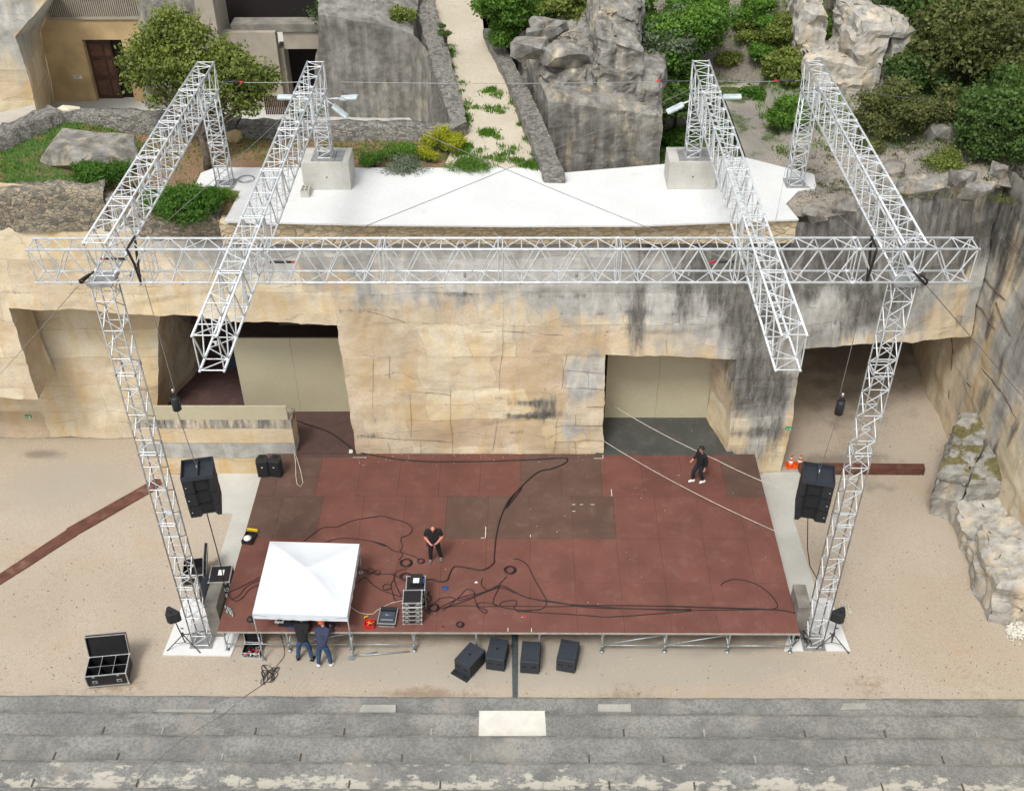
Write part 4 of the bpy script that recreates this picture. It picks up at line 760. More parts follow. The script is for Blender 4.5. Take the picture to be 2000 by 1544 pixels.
shrub('low_bush',730,322,10.9,.8,.4,1400,.06,'broom','low dark green bush just behind the left plinth',27)
shrub('low_bush',815,328,10.9,1.6,.35,2300,.05,'silver','silvery low plant along the back of the white terrace',28)
shrub('low_bush',910,330,10.9,1.2,.3,1600,.05,'lgreen','green weeds at the terrace edge on the gravel path',29)
shrub('low_bush',600,228,11.0,1.0,.4,900,.06,'lgreen','green tuft by the dry stone wall',30)
shrub('iris_clump',425,388,10.9,1.0,.5,900,.035,'grassy','clump of upright green leaves by the terrace edge',31,cat='plant',elong=9)
# path weeds, one mass
def blades(name,gen,n,h,wd,mat,label,seed,zf,lean=.35):
    g=random.Random(seed); P=[];
    for _ in range(n):
        x,y=gen(g)
        if x is None: continue
        P.append((x,y,zf(x,y)))
    P=np.array(P); n=len(P); rg=np.random.default_rng(seed); a=rg.random(n)*6.28; hh=h*(.5+rg.random(n)); ln=rg.normal(size=(n,2))*lean*h
    dx=np.stack([np.cos(a),np.sin(a),a*0],1)*wd*(.6+rg.random(n))[:,None]; tp=P+np.stack([ln[:,0],ln[:,1],hh],1)
    v_=np.stack([P-dx,P+dx,tp],1).reshape(-1,3); q=np.repeat(rg.random(n),3); return tag(npmesh(name,v_,np.arange(3*n).reshape(n,3),M[mat],None,False,np.stack([q,q,q,q*0+1],1)),label,'grass',kind='stuff')
def gg(g):
    while 1:
        x=g.uniform(-27,-2); y=g.uniform(34,43.3)
        if y<34.4 and x>-11.5: return (None,None)
        if x>-12 and y<38.0: return (None,None)
        if not inside_g(x,y): continue
        d=.5+.9*nz(x,y,.45,5)+.5*sst(-14,-19,x)
        if g.random()<d*.7: return x,y
blades('grass',gg,26000,.11,.018,'grassy','short grass and weeds over the left garden',3,lambda x,y:garden(x,y)-.01)
def wg(g):
    s=g.choice(((880,140,8,20),(900,170,8,26),(905,215,10,20),(905,240,8,10),(1010,200,14,26),(1035,250,14,30),(1050,310,14,22),(950,300,60,16),(995,310,24,14),(930,318,40,10),(955,215,30,8),(955,260,20,8),(910,292,20,12),(960,180,16,10),(935,20,6,20),(1030,322,30,6),(880,100,6,12)))
    p=G(g.gauss(s[0],s[2]*.5),g.gauss(s[1],s[3]*.5),ZT)
    if g.random()<.3 : p=p+Vector((g.gauss(0,.1),g.gauss(0,.1),0))
    return p.x,p.y
def clus(gen,k=14,sp=.09):
    st={'c':None,'n':0}
    def f_(g):
        if st['n']<=0: st['c']=gen(g); st['n']=g.randint(4,k*2)
        st['n']-=1; c=st['c']
        if c[0] is None: st['n']=0; return c
        return c[0]+g.gauss(0,sp),c[1]+g.gauss(0,sp)
    return f_
blades('path_weeds',clus(wg,30,.10),9000,.12,.022,'grassy','tufts of weeds on the gravel path',4,lambda x,y:ZT)
def hg(g):
    x=g.uniform(5.5,24); y=g.uniform(38.4,56)
    if nz(x,y,.4,8)+ (.3 if y<45 else -.05)+(.2 if x>11 else 0)<.05: return (None,None)
    return x,y
blades('slope_grass',clus(hg,20,.25),26000,.13,.02,'grassy','green grass and low scrub on the slope at right',5,lambda x,y:max(hill(x,y),rt(x,y) if (x>9.5 and y<45) else 0))
def rg_(g):
    x=g.uniform(9.8,20); y=g.uniform(34.6,41)
    if nz(x,y,.8,2)<.12: return (None,None)
    return x,y
blades('dry_grass',clus(rg_,16,.12),7000,.09,.02,'oak','dry brown grass on the rocky ledge at right',6,lambda x,y:rt(x,y))
def land(x,y): return max(hill(x,y),rt(x,y) if (x>9.5 and y<45) else -9)
def onhill(px,py,R):
    r=ray(px,py).normalized(); t_=38.
    while t_<110:
        p=CAM+r*t_
        if p.z<land(p.x,p.y): break
        t_+=.25
    p=CAM+r*(t_-R*1.05); return p,p.z-land(p.x,p.y)
def tree(px,py,y,R,n,size,mat,label,seed,trunk=(1.6,.16),k=12,sq=.75,shell=.5,spread=.62):
    c,h=onhill(px,py,R); h=max(h,R*.5); b=Vector((c.x,c.y,c.z-h)); g=random.Random(seed); cs=[]
    for _ in range(k):
        a_=g.random()*6.28; e_=g.uniform(-.5,1); rr=R*spread*math.sqrt(g.random()); cs.append((math.cos(a_)*rr,math.sin(a_)*rr,h+e_*R*.5,R*g.uniform(.32,.5),R*g.uniform(.32,.5),R*sq*g.uniform(.3,.45)))
    return plant('tree',0,0,0,cs,n,size,mat,label,'tree','trees around the quarry',trunk,seed,1.6,shell,b)
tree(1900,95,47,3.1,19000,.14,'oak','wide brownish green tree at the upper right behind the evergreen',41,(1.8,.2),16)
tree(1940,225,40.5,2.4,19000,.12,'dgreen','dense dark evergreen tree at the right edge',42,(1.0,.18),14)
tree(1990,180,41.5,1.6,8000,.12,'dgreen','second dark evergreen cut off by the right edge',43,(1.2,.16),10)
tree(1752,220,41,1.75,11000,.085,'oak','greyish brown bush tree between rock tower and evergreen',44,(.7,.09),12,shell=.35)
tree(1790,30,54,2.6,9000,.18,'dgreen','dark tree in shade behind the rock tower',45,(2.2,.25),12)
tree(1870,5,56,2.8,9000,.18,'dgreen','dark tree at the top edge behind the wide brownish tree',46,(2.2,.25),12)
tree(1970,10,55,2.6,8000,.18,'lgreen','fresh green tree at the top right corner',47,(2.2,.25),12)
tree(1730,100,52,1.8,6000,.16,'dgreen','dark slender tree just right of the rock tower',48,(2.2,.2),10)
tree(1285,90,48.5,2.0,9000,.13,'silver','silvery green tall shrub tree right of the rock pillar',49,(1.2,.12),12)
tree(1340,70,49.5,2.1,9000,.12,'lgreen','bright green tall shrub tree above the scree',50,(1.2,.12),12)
tree(1280,200,46.5,1.7,7000,.13,'dgreen','dark shaded shrub tree below the silvery one',51,(.9,.1),10)
tree(1215,20,51,1.7,7000,.14,'lgreen','green shrub tree at the top edge behind the rock pillar',52,(1,.1),10)
tree(1010,10,52,1.9,9000,.13,'lgreen','dark green bush tree at the top right of the path',53,(.6,.1),12,sq=.6)
tree(1095,5,52,1.6,6000,.13,'olive','olive bush tree at the top edge between path and pillar',54,(.6,.1),10,sq=.6)
tree(1330,160,47.2,1.3,6000,.12,'lgreen','green shrub tree leaning over the inner right beam top',55,(.9,.1),8)
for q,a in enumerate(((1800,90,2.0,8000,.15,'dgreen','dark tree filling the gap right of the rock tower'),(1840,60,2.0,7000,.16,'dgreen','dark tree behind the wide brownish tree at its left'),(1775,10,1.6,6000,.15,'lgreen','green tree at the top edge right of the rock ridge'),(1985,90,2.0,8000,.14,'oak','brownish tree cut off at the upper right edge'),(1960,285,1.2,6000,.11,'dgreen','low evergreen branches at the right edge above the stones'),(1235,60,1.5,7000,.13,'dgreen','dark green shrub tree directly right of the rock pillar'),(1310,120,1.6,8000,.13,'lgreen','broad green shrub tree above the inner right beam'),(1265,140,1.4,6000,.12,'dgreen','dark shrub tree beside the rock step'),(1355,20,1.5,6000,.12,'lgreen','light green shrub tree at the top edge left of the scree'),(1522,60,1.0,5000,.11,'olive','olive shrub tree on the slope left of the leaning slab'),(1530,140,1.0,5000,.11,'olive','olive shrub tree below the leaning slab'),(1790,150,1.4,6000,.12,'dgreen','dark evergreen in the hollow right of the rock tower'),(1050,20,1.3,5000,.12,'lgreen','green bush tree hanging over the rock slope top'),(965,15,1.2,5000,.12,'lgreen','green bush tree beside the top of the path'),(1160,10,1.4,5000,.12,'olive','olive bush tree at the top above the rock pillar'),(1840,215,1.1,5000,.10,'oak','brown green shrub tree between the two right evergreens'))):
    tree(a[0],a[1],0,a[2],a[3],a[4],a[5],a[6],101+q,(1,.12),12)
def hs_(px,py,y,w_,h,n,size,mat,label,seed,elong=1.6): 
    if px>950: p,hh=onhill(px,py,h*.45); hh=max(hh,h*.25)
    else: p=V(px,py,y); hh=h*.5
    b=Vector((p.x,p.y,p.z-hh)); return plant('shrub',0,0,0,clumps((-w_*.4,w_*.4,-w_*.3,w_*.3,h*.3,h*.7),7,w_*.32,seed,.7),n,size,mat,label,'shrub','shrubs and bushes',None,seed,elong,.35,b)
hs_(985,45,47.5,1.8,1.0,4200,.09,'lgreen','bright green shrub hanging over the top of the right path wall',61)
hs_(1140,55,45.5,1.9,1.2,6000,.085,'lgreen','bright green shrub on the rock slope left of the pillar',62)
hs_(1478,15,51.5,1.3,.9,3500,.10,'lgreen','round green shrub at the top of the scree',63)
hs_(1610,70,48.3,1.8,.9,5000,.09,'broom','bright green shrub between the leaning slab and the tower',64)
hs_(1545,95,48,1.3,1.0,3600,.1,'olive','olive green scrub on the slope left of the rocks',65)
hs_(1535,235,44.3,1.3,1.4,6500,.08,'lgreen','leafy fresh green shrub in front of the retaining wall',66)
hs_(1305,275,41.8,1.4,.6,3000,.08,'broom','green ground shrub behind the right plinth',67)
hs_(1520,140,47,1.2,.8,3000,.1,'olive','small scrub above the retaining wall',68)
hs_(700,8,53,3.4,1.0,7000,.11,'dgreen','green hedge on top of the grey cut rock face',69)
hs_(790,30,51,1.0,.7,2000,.09,'olive','small bush at the corner where rock face meets path wall',70)
hs_(1425,120,48.2,1.0,.5,1500,.09,'olive','sparse scrub plant low on the scree',71)
hs_(1380,180,46.6,1.2,.6,2400,.09,'dgreen','dark scrub plant above the retaining wall near the inner right tower',72)
hs_(1060,102,44.6,.5,.3,500,.07,'olive','small weed tuft on the rock slope',73)
hs_(1115,100,44.2,.6,.5,900,.06,'silver','pale wispy plant under the bright shrub on the rock slope',74)
hs_(1188,168,42.2,.35,.6,700,.05,'olive','green plant growing from the crack of the rock pillar',75)
hs_(1245,175,41.9,.8,.4,900,.06,'olive','green plant on the rock step edge',76)
hs_(870,60,48,.5,.9,900,.06,'dgreen','weeds along the left path wall near the top',77)
hs_(1470,75,50,1.2,.5,1800,.09,'olive','grey green scrub in the middle of the scree',78)
# ================================================================ TRUSS RIG
TW,TH,TZ=.558,.968,15.35
def truss(name,label,o,ax,u,vv,w_,h,L,group,sec=3.05,faces='tbsf',rc=.032,rb=.015,per=3,cat='truss',clamps=0,chm='alu'):
    o=Vector(o);ax=Vector(ax);u=Vector(u);vv=Vector(vv)
    r=empty(name,o,0,label,cat,group); O=Vector((0,0,0))
    cs=[O,O+u*w_,O+vv*h,O+u*w_+vv*h]
    for c in cs:
        m=MB(); m.tube([c,c+ax*L],rc,8); 
        for k in range(1,int(L/sec+.5)): m.tube([c+ax*(L/round(L/sec)*k-.06),c+ax*(L/round(L/sec)*k+.06)],rc*1.35,8)
        m.build('chord',M[chm],r)
    ns=max(1,round(L/sec)); ls=L/ns
    for (a,b,alt) in ((cs[0],cs[1],0),(cs[2],cs[3],0),(cs[0],cs[2],1),(cs[1],cs[3],1)):
        m=MB()
        for s in range(ns):
            s0=s*ls+.055; s1=(s+1)*ls-.055
            for t_ in (s0,s1): m.tube([a+ax*t_,b+ax*t_],rb*1.15,6,False)
            n=2*per; st=(s1-s0)/n
            for k in range(n):
                p,q=(a,b) if (k+alt)%2==0 else (b,a)
                m.tube([p+ax*(s0+k*st),q+ax*(s0+(k+1)*st)],rb*(1.35 if alt else 1),6,False)
            if alt==0:
                for k in range(1,n,2): m.tube([a+ax*(s0+k*st),b+ax*(s0+k*st)],rb,6,False)
        m.build('bracing',M['alu'],r)
    for k in range(clamps):
        t_=L*(k+.6)/clamps*(.97); c=cs[k%2]; m=MB(); m.tube([c+ax*t_+vv*-.02-u*.0,c+ax*t_+u*(.14 if k%2==0 else -.14)],.022,6); m.tube([c+ax*t_+u*(.1 if k%2==0 else -.1)-vv*.03,c+ax*t_+u*(.1 if k%2==0 else -.1)-vv*.11],.035,8); m.build('clamp',M['galv'] if k%2 else M['alu'],r)
    return r
X,Y_,Z_=(1,0,0),(0,1,0),(0,0,1)
zb=TZ-TH
gb='overhead truss beams'
truss('truss_beam','long front truss beam crossing the whole width above the stage',(-12.5,23.62,zb),X,Y_,Z_,TW,TH,23.8,gb,2.975,clamps=16)
YE=36.20
truss('truss_beam','inner left truss beam projecting over the stage past the front beam',(-7.385,19.82,zb+.0),Y_,X,Z_,TW,TH,YE-19.82,gb,2.73,clamps=8)
truss('truss_beam','inner right truss beam projecting over the stage past the front beam',(5.70,19.85,zb+.0),Y_,X,Z_,TW,TH,YE-19.85,gb,2.73,clamps=8)
truss('truss_beam','outermost left truss beam running back over the garden to its rear tower',(-11.13,23.9,zb+.0),Y_,X,Z_,TW,TH,YE-23.9,gb,2.46,clamps=4)
truss('truss_beam','outermost right truss beam running back over the rocky ledge',(9.50,23.9,zb+.0),Y_,X,Z_,TW,TH,YE-23.9,gb,2.46,clamps=4)
gt='upright truss towers'; tw=.524; yt=23.64
def tower(x,y,z0,z1,label,w_=tw,plate=True,sec=2.9,per=3):
    r=truss('truss_tower',label,(x,y,z0),Z_,X,Y_,w_,w_,z1-z0,gt,sec,per=per,chm='aludk' if z0<1 else 'alu',rc=.024)
    if plate:
        MB().box((w_/2,w_/2,.02),(w_+.22,w_+.22,.05)).build('base_plate',M['aludk'],r)
        if z0<1: MB().box((w_/2,w_/2,z1-z0+.03),(w_+.14,w_+.14,.07)).build('head_plate',M['aludk'],r)
    return r
tower(-11.11,yt,.03,zb-.08,'tall front left truss tower standing on the white ground slab')
tower(9.435,yt,.03,zb-.08,'tall front right truss tower standing on the white ground slab')
ry=YE-.56
tower(-11.12,ry,ZT+.0,zb-.08,'outer left rear truss tower on the terrace corner beside the tree',.50,sec=1.7,per=3)
tower(9.52,ry,ZT+.0,zb-.08,'outer right rear truss tower on the stony ledge',.50,sec=1.7,per=3)
tower(-7.36,ry,12.0,zb-.08,'inner left rear truss tower on top of a concrete plinth',.50,sec=1.2,per=2)
tower(5.73,ry,12.0,zb-.08,'inner right rear truss tower on top of a concrete plinth',.50,sec=1.2,per=2)
for xx_,lb in ((-7.08,'left concrete plinth on the white terrace under a rear tower'),(5.98,'right concrete plinth on the white terrace under a rear tower')):
    r=empty('concrete_plinth',(xx_,0,0),0,lb,'plinth','concrete plinths on the terrace')
    MB().bb(-.85,35.45,ZT,.85,36.65,11.98).build('block',M['conc'],r,.015); MB().bb(-.5,35.5,11.98,.62,36.4,11.995).build('steel_plate',M['aludk'],r); MB().tube([(.02,35.43,11.4),(.02,35.455,11.4)],.03,10).build('lifting_socket',M['oldc'],r)
p=G(598,380,ZT); hb=empty('hollow_block',p,0,'small hollow concrete block left of the left plinth','block')
m=MB(); 
for x in (-.13,0,.13): m.bb(x-.02,-.22,0,x+.02,.22,.26)
for y in (-.22,0,.22): m.bb(-.11,y-.02,.002,.11,y+.02,.258)
m.build('block_body',M['conc'],hb)
# stone ballast blocks by front towers
for (x,lb) in ((-10.38,'tall weathered stone block strapped beside the front left tower'),(9.25,'tall weathered stone block strapped beside the front right tower')):
    v_,f_=patches([((x-.21,24.05,0),(x+.21,24.05,0),(x+.21,24.05,1.6),(x-.21,24.05,1.6)),((x+.21,24.05,0),(x+.21,25.05,0),(x+.21,25.05,1.6),(x+.21,24.05,1.6)),((x-.21,25.05,0),(x-.21,24.05,0),(x-.21,24.05,1.6),(x-.21,25.05,1.6)),((x-.21,24.05,1.6),(x+.21,24.05,1.6),(x+.21,25.05,1.6),(x-.21,25.05,1.6)),((x+.21,25.05,0),(x-.21,25.05,0),(x-.21,25.05,1.6),(x+.21,25.05,1.6))],.02,.12,1.5,4)
    tag(npmesh('ballast_block',v_,f_,M['oldc'],None,True,blobstain(v_,[])),lb,'stone block')
# floodlights
def flood(x,y,z,dx,dz,label,rz=0):
    r=empty('floodlight',(x,y,z),rz,label,'floodlight','floodlights on the rear towers')
    m=MB(); m.tube([(0,0,0),(dx*.55,-.05,dz*.4)],.03,6); m.build('arm',M['alu'],r)
    d=Vector((dx,-.1,dz)).normalized(); c=Vector((dx*.75,-.08,dz*.7)); R=d.to_track_quat('X','Z').to_matrix()
    m=MB(); m.box(c,(.62,.30,.10),rot=R); m.build('housing',M['lamp'],r,.04); m=MB(); m.box(c-R@Vector((0,0,.06)),(.5,.24,.02),rot=R); m.build('lens',M['glass'],r)
zf=14.2
flood(-7.36,35.55,zf+.15,-1.0,.05,'floodlight pointing left from the inner left rear tower'); flood(-6.8,35.5,zf+.1,1.1,.12,'upper floodlight pointing right from the inner left rear tower'); flood(-6.8,35.45,zf+.1,.65,-.55,'lower floodlight pointing down right from the inner left rear tower')
flood(5.7,35.45,zf+.05,-.75,-.35,'floodlight pointing down left from the inner right rear tower'); flood(6.3,35.5,zf+.15,1.0,.05,'floodlight pointing right from the inner right rear tower')
# cables of steel
def line(name,label,pts,r,mat,cat='cable',sag=0,n=14,group=None):
    P=[]
    for a,b in zip(pts[:-1],pts[1:]):
        a=Vector(a);b=Vector(b)
        for k in range(n): t_=k/n; P.append(a.lerp(b,t_)-Vector((0,0,sag*4*t_*(1-t_))))
    P.append(Vector(pts[-1])); o=MB().tube(P,r,5).build(name,M[mat]); return tag(o,label,cat,group)
sgp='steel bracing cables'
zc=14.75
line('steel_cable','steel cable between the tops of the two left rear towers',[(-10.5,35.9,zc),(-7.4,35.9,zc)],.012,'wire',sag=.03,group=sgp)
line('steel_cable','long steel cable between the tops of the two inner rear towers',[(-6.8,35.9,zc),(5.7,35.9,zc)],.011,'wire',sag=.08,group=sgp)
line('steel_cable','steel cable between the tops of the two right rear towers',[(6.3,35.9,zc),(9.5,35.9,zc)],.012,'wire',sag=.03,group=sgp)
line('steel_cable','diagonal steel cable from the inner left rear tower to the right front crossing',[(-6.8,35.8,14.5),(5.7,24.2,14.5)],.010,'wire',sag=.12,group=sgp)
line('steel_cable','diagonal steel cable from the inner right rear tower to the left front crossing',[(5.7,35.8,14.5),(-6.8,24.2,14.5)],.010,'wire',sag=.12,group=sgp)
line('steel_cable','diagonal steel cable between the two left beams',[(-7.3,35.8,14.5),(-10.6,24.3,14.5)],.009,'wire',sag=.08,group=sgp)
line('steel_cable','diagonal steel cable between the two right beams',[(6.3,35.8,14.5),(9.5,24.3,14.5)],.009,'wire',sag=.08,group=sgp)
line('steel_cable','guy cable from the front right corner down to the right wall',[(10.2,23.6,14.3),tuple(XP(1995,772,17.45))],.014,'wire',group=sgp)
line('steel_cable','guy cable from the front left corner down to the left rock face',[(-11.4,23.6,14.3),tuple(V(-30,765,32.5))],.010,'wire',group=sgp)
line('steel_cable','guy cable from the outer right rear tower back to the slope',[(10.0,36,14.5),(18,40.5,11.8)],.010,'wire',group=sgp)
line('steel_cable','thin guy wire from the left rear tower down to the terrace',[(-11.0,35.8,14.3),tuple(G(300,470,10))],.007,'wire',group=sgp)
line('steel_cable','thin plumb wire beside the outer right rear tower',[(9.4,35.7,14.4),tuple(G(1515,430,10.9))],.007,'wire',group=sgp)
for q,(x,y,z,s_) in enumerate(((-10.3,35.9,zc,1),(9.2,35.9,zc,-1),(5.2,35.9,zc,-1),(-6.6,24.4,14.52,1),(5.5,24.4,14.52,-1),(-10.4,24.6,14.5,-1))):
    m=MB(); m.tube([(x,y,z),(x+.55*s_,y,z+.0)],.035,6); m.m=1; m.tube([(x+.55*s_,y,z),(x+.7*s_,y,z)],.03,6)
    tag(m.build('ratchet_strap',[M['blkb'],M['red']]),['black strap buckle with red hook at the outer left rear tower','black strap buckle at the outer right rear tower','black strap buckle at the inner right rear tower top','blue grey strap buckle inside the inner left crossing','strap buckle inside the inner right crossing','strap buckle inside the outer left crossing'][q],'strap')
def sling(pts,lb,r=.035):
    P=[]
    for i in range(len(pts)-1):
        for k in range(5): P.append(Vector(pts[i]).lerp(Vector(pts[i+1]),k/5))
    P.append(Vector(pts[-1])); tag(MB().tube(P,r,6).build('lifting_sling',M['cord']),lb,'sling')
zz=TZ+.03
sling([V(263,462,24.2),V(248,487,23.6),V(262,515,23.57),V(274,548,23.6),V(275,555,23.7),V(270,520,24.1),V(264,470,24.2)],'black lifting sling hanging over the front beam at left')
sling([V(1702,462,24.2),V(1712,487,23.6),V(1704,515,23.57),V(1694,545,23.6),V(1693,552,23.7),V(1698,510,24.1),V(1702,466,24.2)],'black lifting sling hanging over the front beam at right')
sling([V(183,530,23.6),V(158,553,23.55),V(155,548,23.5),V(175,535,23.55)],'short black sling round the lower chord at the far left corner',.032)
sling([V(1784,530,23.6),V(1808,556,23.55),V(1812,548,23.5),V(1796,535,23.55)],'short black sling round the lower chord at the far right corner',.032)
# hoists and line arrays
def hoist(px,py,x,y,zm,ztop,label):
    r=empty('chain_hoist',(x,y,zm),0,label,'hoist','chain hoists')
    MB().lathe((0,0,-.28),[(.09,0),(.125,.02),(.125,.42),(.10,.46)],10).build('motor_body',M['blk'],r); MB().tube([(-.10,0,.18),(0,0,.36),(.10,0,.18)],.016,6).build('lifting_loop',M['cord'],r)
    MB().tube([(0,0,.34),(0,0,.46)],.035,6).build('hook',M['edge'],r)
    return r
hx,hy=-9.77,24.0
hoist(0,0,V(343,785,hy).x,hy,V(343,785,hy).z,0,'black chain hoist hanging above the left speaker array'); hoist(0,0,V(1641,793,hy).x,hy,V(1641,793,hy).z,0,'black chain hoist hanging above the right speaker array')
lt=V(343,770,hy); rt_=V(1639,775,hy)
line('hoist_wire','thin steel wire from the front beam down to the left hoist',[(lt.x-.05,23.9,zb),tuple(lt)],.010,'wire'); line('hoist_wire','thin steel wire from the front beam down to the right hoist',[(rt_.x+.03,23.9,zb),tuple(rt_)],.010,'wire')
def array(px,py,yaw,mir,label):
    yA=24.3; p=V(px,py,yA); r=empty('speaker_array',p,yaw,label,'speaker array','hanging speaker arrays')
    # open topped flying frame
    m=MB(); w2,d2,h=.47,.42,.16
    m.bb(-w2,-d2,-h,w2,-d2+.03,0); m.bb(-w2,d2-.03,-h,w2,d2,0); m.bb(-w2,-d2+.031,-h,-w2+.03,d2-.031,0); m.bb(w2-.03,-d2+.031,-h,w2,d2-.031,0); m.bb(-w2+.031,-d2+.031,-h,w2-.031,d2-.031,-h+.02); m.bb(-.03,-d2+.04,-h+.021,.03,d2-.04,-.02)
    m.build('flying_frame',M['blkb'],r)
    z=-h-.01; tilt=0; y=0
    for k in range(3):
        hh=.50; prof=[(-w2,-.40),(-w2*.35,-.40),(-w2*.2,-.30),(w2*.55,-.30),(w2*.75,-.42),(w2,-.42),(w2,d2),(-w2,d2)]
        prof=[(a*mir,b) for a,b in prof]
        if mir<0: prof=prof[::-1]
        R=Matrix.Rotation(math.radians(k*4),3,'X'); m=MB(); n=len(prof); vs=[]
        for zz2,sh in ((0,1),(-hh,.985)): vs+=[Vector((a*sh,b*sh,zz2)) for a,b in prof]
        vs=[R@q+Vector((0,y,z)) for q in vs]; m.add(vs,[tuple(range(n)),tuple(range(n,2*n))[::-1]]+[(i,n+i,n+(i+1)%n,(i+1)%n) for i in range(n)][::1])
        c=m.build('cabinet',M['blk'],r); g=MB(); g.add([R@Vector(q)+Vector((0,y,z)) for q in ((-.15*mir,-.315,-.03),(.24*mir,-.315,-.03),(.24*mir,-.315,-hh+.03),(-.15*mir,-.315,-hh+.03))],[(0,1,2,3)]); g.build('grille',M['grill'],c)
        g=MB(); 
        for zz3 in (-.25,): q=R@Vector((-.38*mir,-.405,zz3))+Vector((0,y,z)); g.tube([q,q+Vector((0,-.012,0))],.02,8)
        g.build('side_bolt',M['edge'],c)
        y+=-.0-hh*math.sin(math.radians(k*4))*-1*.0; z-=hh+.012
        y+=math.sin(math.radians(k*4))*hh
    MB().tube([(0,0,.10),(0,0,-.14)],.02,6).build('shackle',M['edge'],r)
    return r,p
aL,pL=array(384,912,math.radians(12),1,'black hanging speaker array at the left of the stage'); aR,pR=array(1600,922,math.radians(-12),-1,'black hanging speaker array at the right of the stage')
line('hoist_wire','pair of chain wires from the left hoist to its speaker array',[(V(345,800,hy).x,24,V(345,800,hy).z),(pL.x,pL.y,pL.z)],.012,'wire'); line('hoist_wire','thin chain from the right hoist to its speaker array',[(V(1640,802,hy).x,24,V(1640,802,hy).z),(pR.x,pR.y,pR.z)],.008,'wire')
line('speaker_cable','speaker cable falling from the left array to the flight case',[tuple(V(398,980,24.3)),tuple(V(420,1060,24.2)),tuple(V(433,1110,24.1)),tuple(G(440,1150,.75))],.018,'cord','cable')
line('speaker_cable','speaker cables falling from the right array to the tower',[tuple(V(1578,1000,24.3)),tuple(V(1577,1070,24.2)),tuple(V(1582,1105,24.1)),tuple(V(1596,1130,24.1))],.016,'cord','cable')
# ================================================================ OBJECTS ON THE GROUND AND STAGE
def stand_speaker(bx,by,px,py,label1,label2,yaw):
    b=G(bx,by,0); t_=V(px,py,b.y); zt=t_.z
    r=empty('tripod_stand',b,0,label1,'speaker stand','tripod speaker stands')
    m=MB(); m.tube([(0,0,.25),(t_.x-b.x,0,zt-.1)],.02,8); m.build('pole',M['blk'],r)
    for a in (200,330,80): 
        e=Vector((math.cos(math.radians(a))*.62,math.sin(math.radians(a))*.55,.02)); l=MB(); l.tube([(0,0,.62),e],.017,6); l.tube([e-Vector((0,0,.015)),e+Vector((0,0,.02))],.028,6); l.build('leg',M['blk'],r)
        l=MB(); l.tube([(0,0,.22),(e.x*.55,e.y*.55,.62-.6*.55)],.010,5); l.build('brace',M['blk'],r)
    MB().tube([(0,0,.56),(0,0,.70)],.04,8).build('collar',M['blk'],r); MB().tube([(0,0,.95),(.09,-.03,.95)],.02,6).build('knob',M['blk'],r)
    s=empty('monitor_speaker',(t_.x,b.y,zt),yaw,label2,'speaker','speakers on tripod stands')
    pr=[(-.24,.14),(.24,.14),(.10,-.17),(-.10,-.17)]; pr=[(-.25,-.12),(.25,-.12),(.25,-.02),(.08,.22),(-.08,.22),(-.25,-.02)]
    m=MB(); m.prism(pr,-.14,.26); m.build('cabinet',M['blk'],s,.012); m=MB(); m.bb(-.22,-.135,-.11,.22,-.121,.23); m.build('grille',M['grill'],s); m=MB(); m.tube([(-.05,.05,.262),(.05,.05,.262)],.022,6); m.build('handle',M['foam'],s)
stand_speaker(364,1262,338,1203,'black tripod stand beside the front left tower','wedge shaped black speaker on the left tripod stand',math.radians(150))
stand_speaker(1622,1262,1637,1203,'black tripod stand beside the front right tower','wedge shaped black speaker on the right tripod stand',math.radians(205))
def sub(px,py,rz,label,plate=False,socket=True):
    p=G(px,py,0); r=empty('subwoofer',p,math.radians(rz),label,'subwoofer','black subwoofers in front of the stage')
    m=MB(); m.bb(-.31,0,.04,.31,.88,.60); m.build('cabinet',M['blkb'],r,.018)
    m=MB(); m.bb(.311,.08,.06,.325,.80,.58); m.build('grille',M['grill'],r)
    m=MB()
    for x in (-.20,-.12,.10,.18): m.bb(x-.026,-.006,.34,x+.026,-.001,.40)
    m.build('port',M['foam'],r)
    if socket: MB().lathe((0,.45,.601),[(.045,0),(.045,.006),(.0,.006)],12).build('pole_socket',M['foam'],r)
    else:
        m=MB(); m.bb(-.29,.10,.601,.29,.115,.606); m.bb(-.29,.76,.601,.29,.775,.606); m.build('lid_groove',M['blk'],r)
    m=MB(); 
    for x in (-.26,.26):
        for y in (.08,.80): m.tube([(x,y,0),(x,y,.05)],.03,8)
    m.build('foot',M['foam'],r)
    if plate:
        m=MB(); m.bb(-.36,-.16,.0,.30,.04,.035); 
        for x in (-.3,-.2,.12,.22): m.lathe((x,-.08,.036),[(.03,0),(.03,.04),(.01,.04)],8)
        m.build('caster_board',M['blk'],r)
sub(903,1318,-34,'leftmost black subwoofer turned at an angle on a caster board',True); sub(967,1310,-9,'second black subwoofer from the left with a round pole socket'); sub(1034,1316,-5,'third black subwoofer just right of the drain channel',False,False); sub(1104,1313,-12,'rightmost black subwoofer standing on the sand',False,False)
